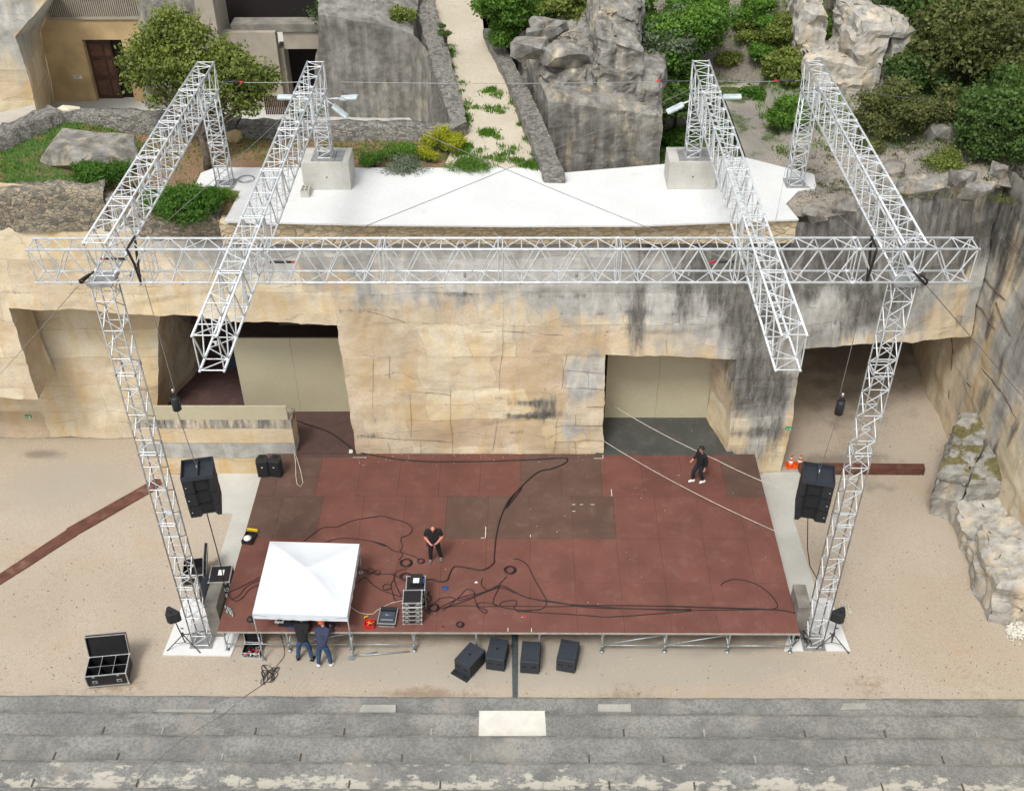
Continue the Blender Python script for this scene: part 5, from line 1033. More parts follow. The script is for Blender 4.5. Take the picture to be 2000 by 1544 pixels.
# road case builder
def case(name,p,rz,w_,d,h,label,lid=None,div=None,open_=True,cat='flight case',wheels=True,z=0,inner=None,group='flight cases'):
    r=empty(name,Vector(p)+Vector((0,0,z)),math.radians(rz),label,cat,group); z0=.10 if wheels else 0
    m=MB(); t_=.018
    m.bb(-w_/2,-d/2,z0,w_/2,-d/2+t_,z0+h); m.bb(-w_/2,d/2-t_,z0,w_/2,d/2,z0+h); m.bb(-w_/2,-d/2+t_,z0,-w_/2+t_,d/2-t_,z0+h); m.bb(w_/2-t_,-d/2+t_,z0,w_/2,d/2-t_,z0+h); m.bb(-w_/2+t_,-d/2+t_,z0,w_/2-t_,d/2-t_,z0+t_)
    if not open_: m.bb(-w_/2+t_,-d/2+t_,z0+h-t_,w_/2-t_,d/2-t_,z0+h-.001)
    m.build('body',M['ply'],r)
    e=MB(); s=.016; k=.004
    for x in (-w_/2,w_/2):
        for y in (-d/2,d/2): e.box((x,y,z0+h/2),(s*2,s*2,h+.004))
    for zz in (z0,z0+h):
        for y in (-d/2,d/2): e.box((0,y,zz),(w_-s*2.1,s*2,s*2))
        for x in (-w_/2,w_/2): e.box((x,0,zz),(s*2,d-s*2.1,s*2))
    e.build('edging',M['edge'],r)
    c=MB()
    for x in (-w_/2,w_/2):
        for y in (-d/2,d/2):
            for zz in (z0,z0+h): c.lathe((x,y,zz-.025),[(.018,0),(.032,.012),(.032,.04),(.018,.052)],8)
    c.build('ball_corner',M['edge'],r)
    for x in (-w_*.3,w_*.3):
        q=MB(); q.bb(x-.08,-d/2-.012,z0+h*.28,x+.08,-d/2-.004,z0+h*.52); q.m=1; q.bb(x-.05,-d/2-.02,z0+h*.34,x+.05,-d/2-.0125,z0+h*.46); q.build('handle',[M['edge'],M['ply']],r)
        q=MB(); q.bb(x-.04,-d/2-.014,z0+h-.09,x+.04,-d/2-.006,z0+h+.02); q.build('latch',M['edge'],r)
    if wheels:
        for x in (-w_*.38,w_*.38):
            for y in (-d*.35,d*.35): q=MB(); q.tube([(x-.02,y,.05),(x+.02,y,.05)],.045,10); q.bb(x-.03,y-.03,.06,x+.03,y+.03,z0-.002); q.build('wheel',M['foam'],r)
    if div:
        q=MB()
        for k in range(1,div[0]): x=-w_/2+w_*k/div[0]; q.bb(x-.006,-d/2+t_,z0+.05,x+.006,d/2-t_,z0+h-.02)
        for k in range(1,div[1]): y=-d/2+d*k/div[1]; q.bb(-w_/2+t_,y-.006,z0+.05,w_/2-t_,y+.006,z0+h-.025)
        q.build('divider',M['ply'],r); q=MB()
        for k in range(1,div[0]): x=-w_/2+w_*k/div[0]; q.bb(x-.007,-d/2+t_,z0+h-.019,x+.007,d/2-t_,z0+h-.012)
        for k in range(1,div[1]): y=-d/2+d*k/div[1]; q.bb(-w_/2+t_,y-.007,z0+h-.024,w_/2-t_,y+.007,z0+h-.0195)
        q.build('divider_trim',M['edge'],r)
    if lid:
        ang=lid; R=Matrix.Rotation(math.radians(ang),3,'X'); o=Vector((0,d/2,z0+h+.01)); q=MB(); lh=.12
        def L(x0,y0,z0_,x1,y1,z1): c_=Vector(((x0+x1)/2,(y0+y1)/2,(z0_+z1)/2)); q.box(o+R@c_,(x1-x0,y1-y0,z1-z0_),rot=R)
        L(-w_/2,-d,lh-.02,w_/2,0,lh); L(-w_/2,-d,0,w_/2,-d+.02,lh-.021); L(-w_/2,-.02,0,w_/2,0,lh-.021); L(-w_/2,-d+.021,0,-w_/2+.02,-.021,lh-.021); L(w_/2-.02,-d+.021,0,w_/2,-.021,lh-.021)
        ld=q.build('lid',M['ply'],r); q=MB()
        for y in (-d,0): L(-w_/2-.01,y-.012,-.01,w_/2+.01,y+.012,.02); L(-w_/2-.01,y-.012,lh-.01,w_/2+.01,y+.012,lh+.012)
        for x in (-w_/2,w_/2): L(x-.012,-d+.013,-.01,x+.012,-.013,.02); L(x-.012,-d+.013,lh-.01,x+.012,-.013,lh+.012)
        q.build('lid_edging',M['edge'],ld)
    return r
case('flight_case',G(218,1322,0),7,1.28,.78,.52,'large open flight case with six compartments near the seating',-104,(3,2))
case('flight_case',G(383,1128,0),-80,.85,.72,.45,'open black flight case behind the front left tower',-100)
rr=case('flight_case',G(436,1152,0)+Vector((0,.1,0)),4,.72,.78,.62,'closed black flight case with a white label left of the stage',None,None,False)
q=MB(); q.bb(-.08,-.05,.722,.12,.20,.726); q.build('paper_label',M['white'],rr)
# cloth covered case
def cloth(px,py,pts,h,label):
    p=G(px,py,0); v=[];f=[]; rings=6; n=14
    for k in range(rings+1):
        t_=k/rings; rr_=math.cos(t_*math.pi/2)**.6 if k<rings else 0.01
        for i in range(n): a_=i/n*6.283; w1=1+.12*math.sin(3*a_+k)*(1-t_); v.append((p.x+math.cos(a_)*pts[0]*rr_*w1,p.y+math.sin(a_)*pts[1]*rr_*w1,h*math.sin(t_*math.pi/2)))
    for k in range(rings): f+=[(k*n+i,k*n+(i+1)%n,(k+1)*n+(i+1)%n,(k+1)*n+i) for i in range(n)]
    m=MB(); m.smooth=True; m.add(v,f); tag(m.build('cloth_cover',M['navyd']),label,'cloth')
cloth(411,1160,(.32,.62),.75,'dark navy cloth draped in a heap beside the closed flight case')
case('tool_case',G(494,1272,0),-3,.58,.46,.20,'open black tool case with red tools under the tent',-95,None,True,'tool case',False,group=None)
m=MB(); p=G(494,1278,0)
for k in range(26): a_=random.uniform(-.22,.22); b_=random.uniform(-.17,.17); m.m=k%3; m.box((p.x+a_,p.y+b_+.02,.15+random.random()*.05),(random.uniform(.05,.14),.035,.03),random.random()*3)
tag(m.build('hand_tools',[M['red'],M['foam'],M['edge']]),'red handled tools lying in the open tool case','tools')
# stacked rack of white edged cases
rk=G(808,1205,ZS)
for k in range(5):
    r=case('rack_case',(rk.x+.01*k-.02,rk.y+.0+random.uniform(-.01,.01),ZS+k*.205),2+random.uniform(-.8,.8),.60,.56,.19,['bottom case','second case','third case','fourth case','topmost case with a dark square lid'][k]+' of the white edged rack stack on the stage',None,None,False,'rack case',False,group='stacked rack cases')
r=case('open_rack',(rk.x+.05,rk.y+.80,ZS),2,.62,.62,.78,'tall open rack case behind the stacked cases on the stage',None,None,False,'rack case',False,group=None)
m=MB(); c_=Vector((rk.x+.08,rk.y+.85,ZS+.79)); m.bb(c_.x-.20,c_.y-.18,c_.z,c_.x+.20,c_.y+.22,c_.z+.16); m.m=1; m.bb(c_.x-.10,c_.y-.19,c_.z+.161,c_.x+.10,c_.y+.02,c_.z+.17); m.m=2; m.bb(c_.x+.2,c_.y-.1,c_.z+.02,c_.x+.26,c_.y+.1,c_.z+.08)
tag(m.build('power_distributor',[M['blk'],M['white'],M['blue']]),'black power box with white sockets on the open rack','power box')
# mixing console in its case tray
cb=G(757,1212,ZS); r=empty('mixing_console',cb,math.radians(-3),'dark mixing console with blue screen in an open case tray','mixing console')
m=MB(); m.bb(-.29,-.24,0,.29,.42,.14); m.build('tray',M['ply'],r); m=MB()
for x in (-.29,.29): m.bb(x-.015,-.25,.12,x+.015,.43,.155)
m.bb(-.274,-.255,.12,.274,-.225,.154); m.bb(-.274,-.255,0,.274,-.24,.03); m.build('edging',M['edge'],r)
MB().add([(-.25,-.2,.145),(.25,-.2,.145),(.25,.2,.24),(-.25,.2,.24),(-.25,-.2,.13),(.25,-.2,.13),(.25,.2,.13),(-.25,.2,.13)],[(0,1,2,3),(1,0,4,5),(2,1,5,6),(3,2,6,7),(0,3,7,4)]).build('control_surface',M['blkb'],r)
def cs_(x0,y0,x1,y1,nm,mt): 
    zf_=lambda y:.149+(y+.2)/.4*.095; MB().add([(x0,y0,zf_(y0)),(x1,y0,zf_(y0)),(x1,y1,zf_(y1)),(x0,y1,zf_(y1))],[(0,1,2,3)]).build(nm,M[mt],r)
cs_(-.17,.02,.18,.15,'screen','screen'); cs_(-.07,.05,.06,.13,'screen','lamp'); 
for k in range(12): x=-.2+k*.034; cs_(x,-.12,x+.014,-.07,'fader','edge')
m=MB(); m.bb(-.27,.30,.14,.27,.44,.20); m.build('rear_lid',M['blk'],r)
# tool bags and bits on stage
p=G(722,1222,ZS); r=empty('tool_bag',p,0,'open red tool bag near the front edge of the stage','tool bag')
m=MB(); m.bb(-.17,-.13,0,.17,-.115,.16); m.bb(-.17,.115,0,.17,.13,.2); m.bb(-.17,-.114,0,-.155,.114,.15); m.bb(.155,-.114,0,.17,.114,.15); m.bb(-.154,-.114,0,.154,.114,.02); m.build('bag_body',M['red'],r)
m=MB()
for k in range(12): m.m=k%3; m.box((random.uniform(-.12,.12),random.uniform(-.08,.08),.13+random.random()*.05),(.12,.03,.03),random.random()*3)
m.build('contents',[M['orange'],M['yel'],M['foam']],r)
p=G(715,1206,ZS); r=empty('cordless_drill',p,.5,'yellow and black cordless drill behind the red tool bag','drill'); MB().tube([(-.07,0,.05),(.09,0,.05)],.03,8).build('body',M['yel'],r); MB().tube([(-.02,0,.05),(-.05,-.11,.05)],.022,8).build('grip',M['blk'],r); MB().bb(-.1,-.17,0,-.01,-.11,.06).build('battery',M['blk'],r)
p=G(488,1052,ZS); r=empty('tool_box',p,math.radians(-10),'open black toolbox with yellow lid at the left stage edge','toolbox')
m=MB(); m.bb(-.2,-.28,0,.2,-.26,.14); m.bb(-.2,.2,0,.2,.22,.14); m.bb(-.2,-.259,0,-.18,.199,.14); m.bb(.18,-.259,0,.2,.199,.14); m.bb(-.179,-.259,0,.179,.199,.02); m.build('box',M['blk'],r); MB().box((0,.3,.16),(.4,.05,.10)).build('lid',M['yel'],r)
m=MB(); m.smooth=True; m.lathe((-.04,-.08,.08),[(.14,0),(.15,.05),(.08,.1),(.01,.11)],10); m.build('cloth_bundle',M['white'],r)
gp_=[(441,1187),(446,1190),(450,1192),(444,1196),(451,1199),(448,1194),(455,1203),(453,1197)]
for a,b in gp_:
    p=G(a,b,ZS); MBq=MB().lathe((p.x,p.y,ZS),[(.03,0),(.034,.01),(.034,.10),(.012,.13),(.012,.15)],10); tag(MBq.build('water_bottle',M['glass']),'one of the small clear bottles standing in a cluster at the left front stage corner','bottle','clear bottles on the stage corner')
p=G(870,1148,ZS); tag(MB().lathe((p.x,p.y,ZS),[(.10,0),(.11,.02),(.09,.035),(.02,.035)],14).build('blue_disc',M['blue']),'flat round blue disc lying on the deck right of the racks','disc')
p=G(865,1224,ZS); tag(MB().lathe((p.x,p.y,ZS),[(.03,0),(.045,.03),(.03,.06)],10).build('tape_roll',simple('dark_red_tape',(.2,.01,.01),.5)),'small dark red tape roll near the front edge','tape roll')
p=G(1025,1205,ZS); m=MB(); m.tube([(p.x-.02,p.y,ZS+.02),(p.x+.1,p.y+.02,ZS+.02)],.018,6); m.m=1; m.tube([(p.x-.12,p.y-.01,ZS+.015),(p.x-.02,p.y,ZS+.018)],.008,5); tag(m.build('screwdriver',[M['red'],M['edge']]),'red handled screwdriver on the front of the deck','screwdriver')
p=G(930,1137,ZS); tag(MB().add([(p.x-.07,p.y-.03,ZS+.012),(p.x+.07,p.y-.03,ZS+.012),(p.x,p.y+.06,ZS+.015),(p.x,p.y,ZS+.03)],[(0,1,3),(1,2,3),(2,0,3)]).build('paper_scrap',M['white']),'small triangular white paper scrap on the deck','paper')
# stage side speakers by the low wall
for (px,lb,yw) in ((515,'left one of two black speakers standing by the low wall',4),(540,'right one of two black speakers standing by the low wall',-8)):
    p=G(px+2,924,ZS); r=empty('upright_speaker',p,math.radians(yw),lb,'speaker','speakers by the low wall'); r.scale=(1.22,1.22,1.22)
    m=MB(); m.prism([(-.18,-.18),(.18,-.18),(.20,.0),(.12,.20),(-.12,.20),(-.20,.0)],0,.62); m.build('cabinet',M['blk'],r,.012); MB().bb(-.16,-.195,.04,.16,-.181,.58).build('grille',M['grill'],r); MB().lathe((0,-.196,.42),[(.03,-.01),(.03,.01),(.0,.01)],8).build('badge',M['edge'],r)
    m=MB(); m.bb(-.07,.03,.621,.07,.06,.628); m.bb(-.07,.10,.621,.07,.13,.628); m.build('top_handle',M['foam'],r)
# traffic cones
for q,(px,py) in enumerate(((1543,909),(1561,908))):
    p=G(px,py,0); r=empty('traffic_cone',p,0,['left traffic cone beside the right pier','right traffic cone beside the right pier'][q],'traffic cone','traffic cones')
    MB().bb(-.19,-.19,0,.19,.19,.04).build('base',M['orange'],r); MB().lathe((0,0,.04),[(.13,0),(.10,.13)],14).build('cone_body',M['orange'],r); MB().lathe((0,0,.17),[(.10,0),(.075,.12)],14).build('reflective_band',M['white'],r); MB().lathe((0,0,.29),[(.075,0),(.058,.09)],14).build('cone_body',M['orange'],r); MB().lathe((0,0,.38),[(.058,0),(.042,.08)],14).build('reflective_band',M['white'],r); MB().lathe((0,0,.46),[(.042,0),(.022,.10),(.022,.11)],14).build('cone_tip',M['orange'],r)
# exit signs on the rock
def sign(p,lb,rz=0,sz=(.25,.15)):
    r=empty('exit_sign',p,rz,lb,'sign','green exit signs'); w2,h2=sz[0]/2,sz[1]/2
    MB().bb(-w2,-.04,-h2,w2,0,h2).build('plate',M['green'],r)
    m=MB(); m.bb(-w2*.8,-.046,-.015,-w2*.2,-.041,.015); m.add([(-w2*.85,-.0435,0),(-w2*.5,-.0435,.05),(-w2*.5,-.0435,-.05)],[(0,1,2),(2,1,0)])
    m.bb(w2*.35,-.046,.03,w2*.5,-.041,.055); m.box((w2*.4,-.0435,.0),(.03,.005,.06)); m.box((w2*.55,-.0435,-.045),(.05,.005,.02)); m.box((w2*.25,-.0435,-.045),(.05,.005,.02)); m.build('pictogram',M['white'],r)
p=Fp(1539,831); sign((p.x,p.y-.14,p.z),'small green exit sign on the right pier above the cones'); p=V(57,809,34.3); sign((p.x,p.y-.1,p.z),'small green exit sign on the recessed left wall')
# scaffold poles on ground
m=MB(); a_=G(685,1283,0);b_=G(800,1273,0); m.tube([(a_.x,a_.y,.05),(b_.x,b_.y,.05)],.024,8); tag(m.build('scaffold_pole',M['galv']),'longer loose scaffold pole lying in front of the stage','pole')
a_=G(685,1287,0);b_=G(700,1284,0); m=MB(); m.tube([(a_.x,a_.y+.1,.03),(b_.x+.6,b_.y+.22,.03)],.022,8); m.bb(a_.x-.06,a_.y-.04,0,a_.x+.1,a_.y+.08,.05); tag(m.build('scaffold_pole',M['galv']),'shorter loose scaffold tube with a coupler beside the tent leg','pole')
# ---- canopy tent
FL=G(516,1287,0);FR=G(691,1283,0);BR=G(705,1118,ZS); BL=Vector((FL.x+.05,BR.y,ZS))
tf,tb_=2.05,2.42
ten=empty('canopy_tent',(0,0,0),0,'square white canopy tent straddling the front edge of the stage','canopy tent')
cor=[V(493,1197,FL.y),V(678,1203,FR.y),V(702,1062,BR.y),V(527,1057,BR.y)]
for nm,(b_,t_) in zip('abcd',((FL,cor[0]),(FR,cor[1]),(BR,cor[2]),(BL,cor[3]))):
    m=MB(); m.tube([b_,(t_.x,t_.y,t_.z-.1)],.022,6); m.tube([b_,b_.lerp(t_,.5)],.03,6); m.box(b_+Vector((0,0,.012)),(.13,.13,.02)); m.build('leg',M['galv'],ten)
n=28; V_=[];ap=V(590,1084,(FL.y+BR.y)/2)
cz=sum(c.z for c in cor)/4; apz=cz+.72
for j in range(n+1):
    for i in range(n+1):
        u,v=i/n,j/n; p=cor[0].lerp(cor[1],u).lerp(cor[3].lerp(cor[2],u),v); d=max(abs(u-.5),abs(v-.5))*2
        hgt=(1-d)**1.0*.44+.05*(1-d)*math.sin(math.pi*u)*0
        sag=-.07*math.sin(math.pi*min(1,max(0,1-d)))*abs(math.cos(math.atan2(v-.5,u-.5)*2))
        wr=.012*math.sin(38*math.atan2(v+.02,1.02-u))*max(0,1-math.hypot(1-u,v)*1.4)*min(1,(1-d)*8)+.006*math.sin(30*math.atan2(v,u+.02))*max(0,1-math.hypot(u,v)*2)
        V_.append((p.x,p.y,p.z+hgt+sag+wr))
f=[]
for j in range(n):
    for i in range(n):
        a=j*(n+1)+i; b,c,d=a+1,a+n+2,a+n+1
        f+=[(a,b,c),(a,c,d)] if (i-n/2+.5)*(j-n/2+.5)>0 else [(a,b,d),(b,c,d)]
npmesh('roof_fabric',np.array(V_),np.array(f),M['tent'],ten,True)
vl=MB(); vl.smooth=True
for a_,b_ in ((0,1),(1,2),(2,3),(3,0)):
    vs=[];fs=[]; A_,B_=cor[a_],cor[b_]; c0_=(cor[0]+cor[2])/2
    for k in range(31):
        p=A_.lerp(B_,k/30); o_=(p-c0_); o_.z=0; o_.normalize(); w1=.012*math.sin(k*1.3+a_*2)*math.sin(math.pi*k/30)
        vs+=[p+Vector((0,0,.01)),p+o_*(.012+w1*.5)+Vector((0,0,-.11)),p+o_*(.02+w1)+Vector((0,0,-.24))]
    for k in range(30): fs+=[(3*k,3*k+3,3*k+4,3*k+1),(3*k+1,3*k+4,3*k+5,3*k+2)]
    vl.add(vs,fs)
vl.build('valance',M['tent'],ten)
m=MB()
for a_,b_ in ((0,1),(1,2),(2,3),(3,0)): m.tube([cor[a_]-Vector((0,0,.06)),(cor[a_].lerp(cor[b_],.5))-Vector((0,0,.28)),cor[b_]-Vector((0,0,.06))],.014,6)
m.build('scissor_frame',M['galv'],ten)
# desk gear under the tent
for (px,py,w_,d,h,mt,lb,nm,ct) in ((560,1217,.5,.3,.05,'blk','black flat equipment box under the tent front edge','equipment_box','box'),(578,1221,.5,.3,.04,'blue','dark blue folded mat on the deck under the tent','folded_mat','mat'),(640,1217,.5,.35,.09,'blk','black device case on the deck in front of the orange cap man','device_case','case'),(547,1213,.3,.2,.08,'white','white paper box under the tent','paper_box','box')):
    p=G(px,py,ZS); r=empty(nm,p,random.uniform(-.2,.2),lb,ct); MB().bb(-w_/2,-d/2,0,w_/2,d/2,h).build('body',M[mt],r,.01); MB().bb(-w_*.3,-d*.3,h+.001,w_*.3,d*.3,h+.006).build('top_panel',M['blkb'],r)
p=G(659,1222,ZS); tag(MB().tube([(p.x-.1,p.y-.03,ZS+.03),(p.x,p.y+.05,ZS+.05),(p.x+.08,p.y-.05,ZS+.03)],.03,6).build('black_pouch',M['blk']),'bent black pouch lying right of the orange cap man','pouch')
p=G(490,1210,ZS); tag(MB().lathe((p.x,p.y,ZS),[(.12,0),(.14,.03),(.10,.1),(.04,.13)],12).build('cap_bag',M['blk']),'round black bag beside the left tent leg','bag')
# ================================================================ CABLES
def cat(pts,z,closed=False,n=8):
    P=[G(a,b,z) for a,b in pts]; out=[]
    for i in range(len(P)-1):
        p0=P[max(i-1,0)];p1=P[i];p2=P[i+1];p3=P[min(i+2,len(P)-1)]
        for k in range(n):
            t=k/n; out.append(.5*((2*p1)+(p2-p0)*t+(2*p0-5*p1+4*p2-p3)*t*t+(3*p1-p0-3*p2+p3)*t**3))
    out.append(P[-1]); return out
def cable(pts,label,z=ZS,r=.014,mat='cord',name='cable',lift=0):
    P=cat(pts,z+r+.004+lift); P=[p+Vector((0,0,.004*math.sin(i*.7))) for i,p in enumerate(P)]
    return tag(MB().tube(P,r,5).build(name,M[mat]),label,'cable','cables lying about')
def Q(l,ox,oy,s): return [(ox+a/s,oy+b/s) for a,b in l]
z2=lambda l:Q(l,700,1000,4.542)
z4=lambda l:Q(l,650,950,2.6)
cable([(565,815),(600,828),(640,842),(665,858),(690,878)]+Q([(140,1235),(300,1265),(450,1283),(650,1288),(900,1285),(1150,1275),(1290,1268),(1310,1280),(1290,1300),(1230,1325),(1140,1350),(1050,1430),(1000,1490),(970,1545)],650,450,2.857)+z4([(960,5),(900,60),(855,150),(830,250),(820,350),(815,390),(760,422),(690,412),(620,405),(595,440),(580,475),(540,480),(500,468),(470,475)]),'thick black cable looping from the left opening along the cliff foot to the racks',r=.022)
cable(Q([(870,265),(950,200),(1050,135),(1170,128),(1290,80),(1400,55),(1540,35)],400,1000,4.542)+z2([(60,52),(200,32),(300,55),(420,90),(480,145),(450,195),(380,230),(390,300),(375,340),(390,380),(360,420)]),'thin cable arching across the deck behind the tent')
cable(Q([(1080,265),(1180,232),(1350,235),(1540,270),(1600,300)],400,1000,4.542)+z2([(120,255),(230,285),(310,340),(370,350),(470,380),(530,410)]),'cable running from behind the tent toward the small coil')
cable(z2([(0,495),(100,525),(200,545),(290,548),(370,580),(420,600)]),'cable from the tent leg to the lower coil')
cable(z2([(0,610),(60,575),(130,640),(210,690),(290,720),(370,745),(400,740)]),'cable slanting from the tent to the rack base')
cable(z2([(430,500),(350,520),(315,580),(340,660),(380,740)]),'cable dropping from the large coil to the rack')
cable(z2([(310,540),(320,580),(290,640),(300,700),(330,780),(390,770)]),'loose cable loop left of the rack')
cable(Q([(485,575),(400,620),(300,670),(225,705),(215,740),(270,785),(330,760),(400,680),(485,640)],400,1000,4.542),'cable loop left of the tent on the deck')
cable(Q([(485,600),(380,650),(300,740),(240,770)],400,1000,4.542),'second cable left of the tent on the deck')
cable(z4([(480,640),(560,615),(640,590),(720,560),(800,520),(850,500),(900,520),(980,560),(1100,580),(1250,600),(1450,602),(1820,608)]),'long cable along the front of the deck to the right corner',r=.016)
cable(z4([(540,615),(620,575),(690,550),(760,540),(850,512),(930,540),(1020,570),(1180,595),(1350,615),(1820,622)]),'second long cable along the front of the deck')
cable(z4([(490,635),(620,605),(760,608),(900,605),(1100,608),(1300,605),(1500,618),(1820,628)]),'straight cable across the front of the deck')
cable(z4([(560,630),(640,560),(680,520),(715,530),(720,560),(735,610),(770,640),(785,630),(770,622),(740,610),(740,590),(800,590),(860,610),(950,625),(1060,620),(1085,580),(1060,530),(1020,460),(990,400),(950,370),(918,365)]),'wandering cable reaching up to the right of the far coil')
cable(z4([(885,455),(850,490),(845,510),(820,560),(815,590),(840,608),(860,585),(920,575),(935,590),(920,615),(950,632),(1060,622)]),'cable leading down from the far coil')
cable(z4([(850,505),(760,535),(700,560),(640,575),(600,560),(540,570),(500,610)]),'cable curling left toward the rack coils')
cable(z4([(760,465),(755,500),(790,530)]),'short cable end with a plug in mid deck')
cable(z4([(940,632),(1080,640),(1250,650),(1380,660),(1500,655),(1700,640),(1820,630)]),'front cable sagging toward the stage edge')
cable(Q([(0,605),(200,612),(400,618),(520,622),(600,628),(655,640)],1300,950,2.6),'cable bundle reaching the right front corner of the deck',r=.022)
cable(Q([(280,500),(310,478),(370,470),(450,490),(520,535),(565,590),(560,615),(500,622),(300,625),(0,628)],1300,950,2.6),'curving cable at the right front of the deck')
cable(z2([(450,30+745),(470,800),(500,830),(600,870),(640,910)]),'short cable behind the racks at right')
cable(z2([(590,660),(620,720),(650,760),(620,800),(600,740),(640,700)]),'tangled cable right of the rack')
cable(z4([(90,610),(140,640),(200,645),(235,620),(300,590),(365,575)]),'pale cable from the tent to the mixing console',mat='rope',r=.010)
def coil(px,py,R,n,label,r=.013,mat='cord',z=ZS,seed=0):
    p=G(px,py,z); g=random.Random(seed); P=[]
    for k in range(n*18):
        t_=k/18; a_=t_*6.283; rr_=R*(1-.28*((t_*.37)%1))+g.uniform(-.01,.01); P.append((p.x+math.cos(a_)*rr_+.02*math.sin(t_*2),p.y+math.sin(a_)*rr_,z+.02+.01*(t_%3)+.006*t_/n*3))
    return tag(MB().tube(P,r,5).build('cable_coil',M[mat]),label,'cable coil','coiled cables on the deck')
coil(*z2([(425,452)])[0],.21,7,'largest black cable coil left of the bald man',seed=1); coil(*z2([(420,575)])[0],.19,6,'black cable coil just behind the rack',seed=2); coil(*z2([(553,437)])[0],.13,3,'small thin cable coil at the bald man side',.010,seed=3)
coil(*z2([(668,850)])[0],.19,6,'black cable coil right of the stacked racks',seed=4); coil(*z2([(900,1000)])[0],.13,5,'small cable coil near the front edge of the deck',seed=5); coil(*z2([(1347,515)])[0],.20,7,'dark cable coil in the middle of the deck',seed=6); coil(*z2([(250,668)])[0],.16,2,'single looped cable ring left of the rack',.009,seed=7)
coil(*z2([(105,528)])[0],.15,2,'looped cable ring right of the tent leg',.008,seed=8); coil(*z2([(165,540)])[0],.12,2,'second looped cable ring right of the tent leg',.008,seed=9); coil(*z2([(480,338+0)])[0][:1],*z2([(345,340)])[0][1:],.12,2,'thin cable loop crossing behind the large coil',.008,seed=10) if False else None
coil(480,351,.32,2,'grey cable ring lying on the white terrace',.012,'wire',ZT,11); coil(636,302,.28,3,'steel cable ring around the inner left rear tower foot',.012,'wire',12.0,12); coil(1353,302,.28,3,'steel cable ring around the inner right rear tower foot',.012,'wire',12.0,13)
def tangle(px,py,sx_,sy_,n,label,r,mat,z=0,seed=0,h=.1):
    g=random.Random(seed); p=G(px,py,z); P=[]; a1,a2=g.uniform(3,5),g.uniform(4,7)
    for k in range(n): t_=k/n*6.283*1.0; P.append((p.x+sx_*(math.sin(a1*t_)*.7+.3*math.sin(a2*1.7*t_+1)),p.y+sy_*(math.cos(a2*t_)*.7+.3*math.sin(2.3*t_)),z+.02+abs(h*math.sin(t_*7))))
    tag(MB().tube(P,r,5).build('cable_heap',M[mat]),label,'cable heap')
tangle(1560,1252,.32,.40,260,'heap of black cables beside the right stone block',.014,'cord',0,1,.45); tangle(525,1318,.30,.42,160,'loose thin cable tangle on the sand before the tent',.010,'cord',0,2,.02); tangle(1652,1190,.22,.40,200,'white cable tangle on the sand beside the right tower',.008,'rope',0,3,.05)
cable([(540,1300),(556,1275),(548,1240)],'thin cable from the sand tangle up to the stage',0,.009); cable([(515,1335),(480,1358)],'thin cable crossing onto the lowest tier',0,.009); 
tag(MB().tube([G(480,1358,.07),G(440,1392,.36),G(360,1440,.80),G(300,1490,1.26),G(255,1541,1.72)],.005,5).build('cable',M['cord']),'thin cable climbing over the seating tiers','cable','cables lying about')
# ropes
def F_(px,py,z): return tuple(G(px,py,z))
line('rope','upper pale rope stretched across the right of the stage to the array',[tuple(V(1195,790,34.3)),F_(1400,898,2.4),F_(1590,975,3.2)],.013,'rope','rope',sag=.12)
line('rope','lower pale rope stretched down to the right stage edge',[tuple(V(1178,860,32.2)),F_(1330,948,1.5),F_(1515,1037,1.12)],.011,'rope','rope',sag=.05)
p0=V(573,875,32.2); P=[p0,V(577,900,31.5),F_(578,930,ZS+.02),F_(580,945,ZS+.02),F_(587,950,ZS+.02),F_(592,942,ZS+.02),F_(586,915,ZS+.3),V(574,877,32.2)]
tag(MB().tube(P,.012,5).build('rope',M['rope']),'hanging pale rope loop at the end of the low wall','rope')
# ================================================================ PEOPLE
def skin(name,V_,E_,R_,mat,parent,sub=2):
    me=bpy.data.meshes.new(name); me.from_pydata([tuple(v) for v in V_],E_,[]); o=bpy.data.objects.new(name,me); C.objects.link(o)
    m=o.modifiers.new('s','SKIN'); m.use_smooth_shade=True
    for i,r in enumerate(R_): me.skin_vertices[0].data[i].radius=(r if isinstance(r,(tuple,list)) else (r,r)); 
    me.skin_vertices[0].data[0].use_root=True
    u=o.modifiers.new('u','SUBSURF'); u.levels=sub; u.render_levels=sub
    dg=bpy.context.evaluated_depsgraph_get(); dg.update(); nm=bpy.data.meshes.new_from_object(o.evaluated_get(dg)); bpy.data.objects.remove(o)
    nm.name=name; nm.materials.clear(); nm.materials.append(mat)
    for p in nm.polygons: p.use_smooth=True; p.material_index=0
    o=bpy.data.objects.new(name,nm); C.objects.link(o); o.parent=parent; return o
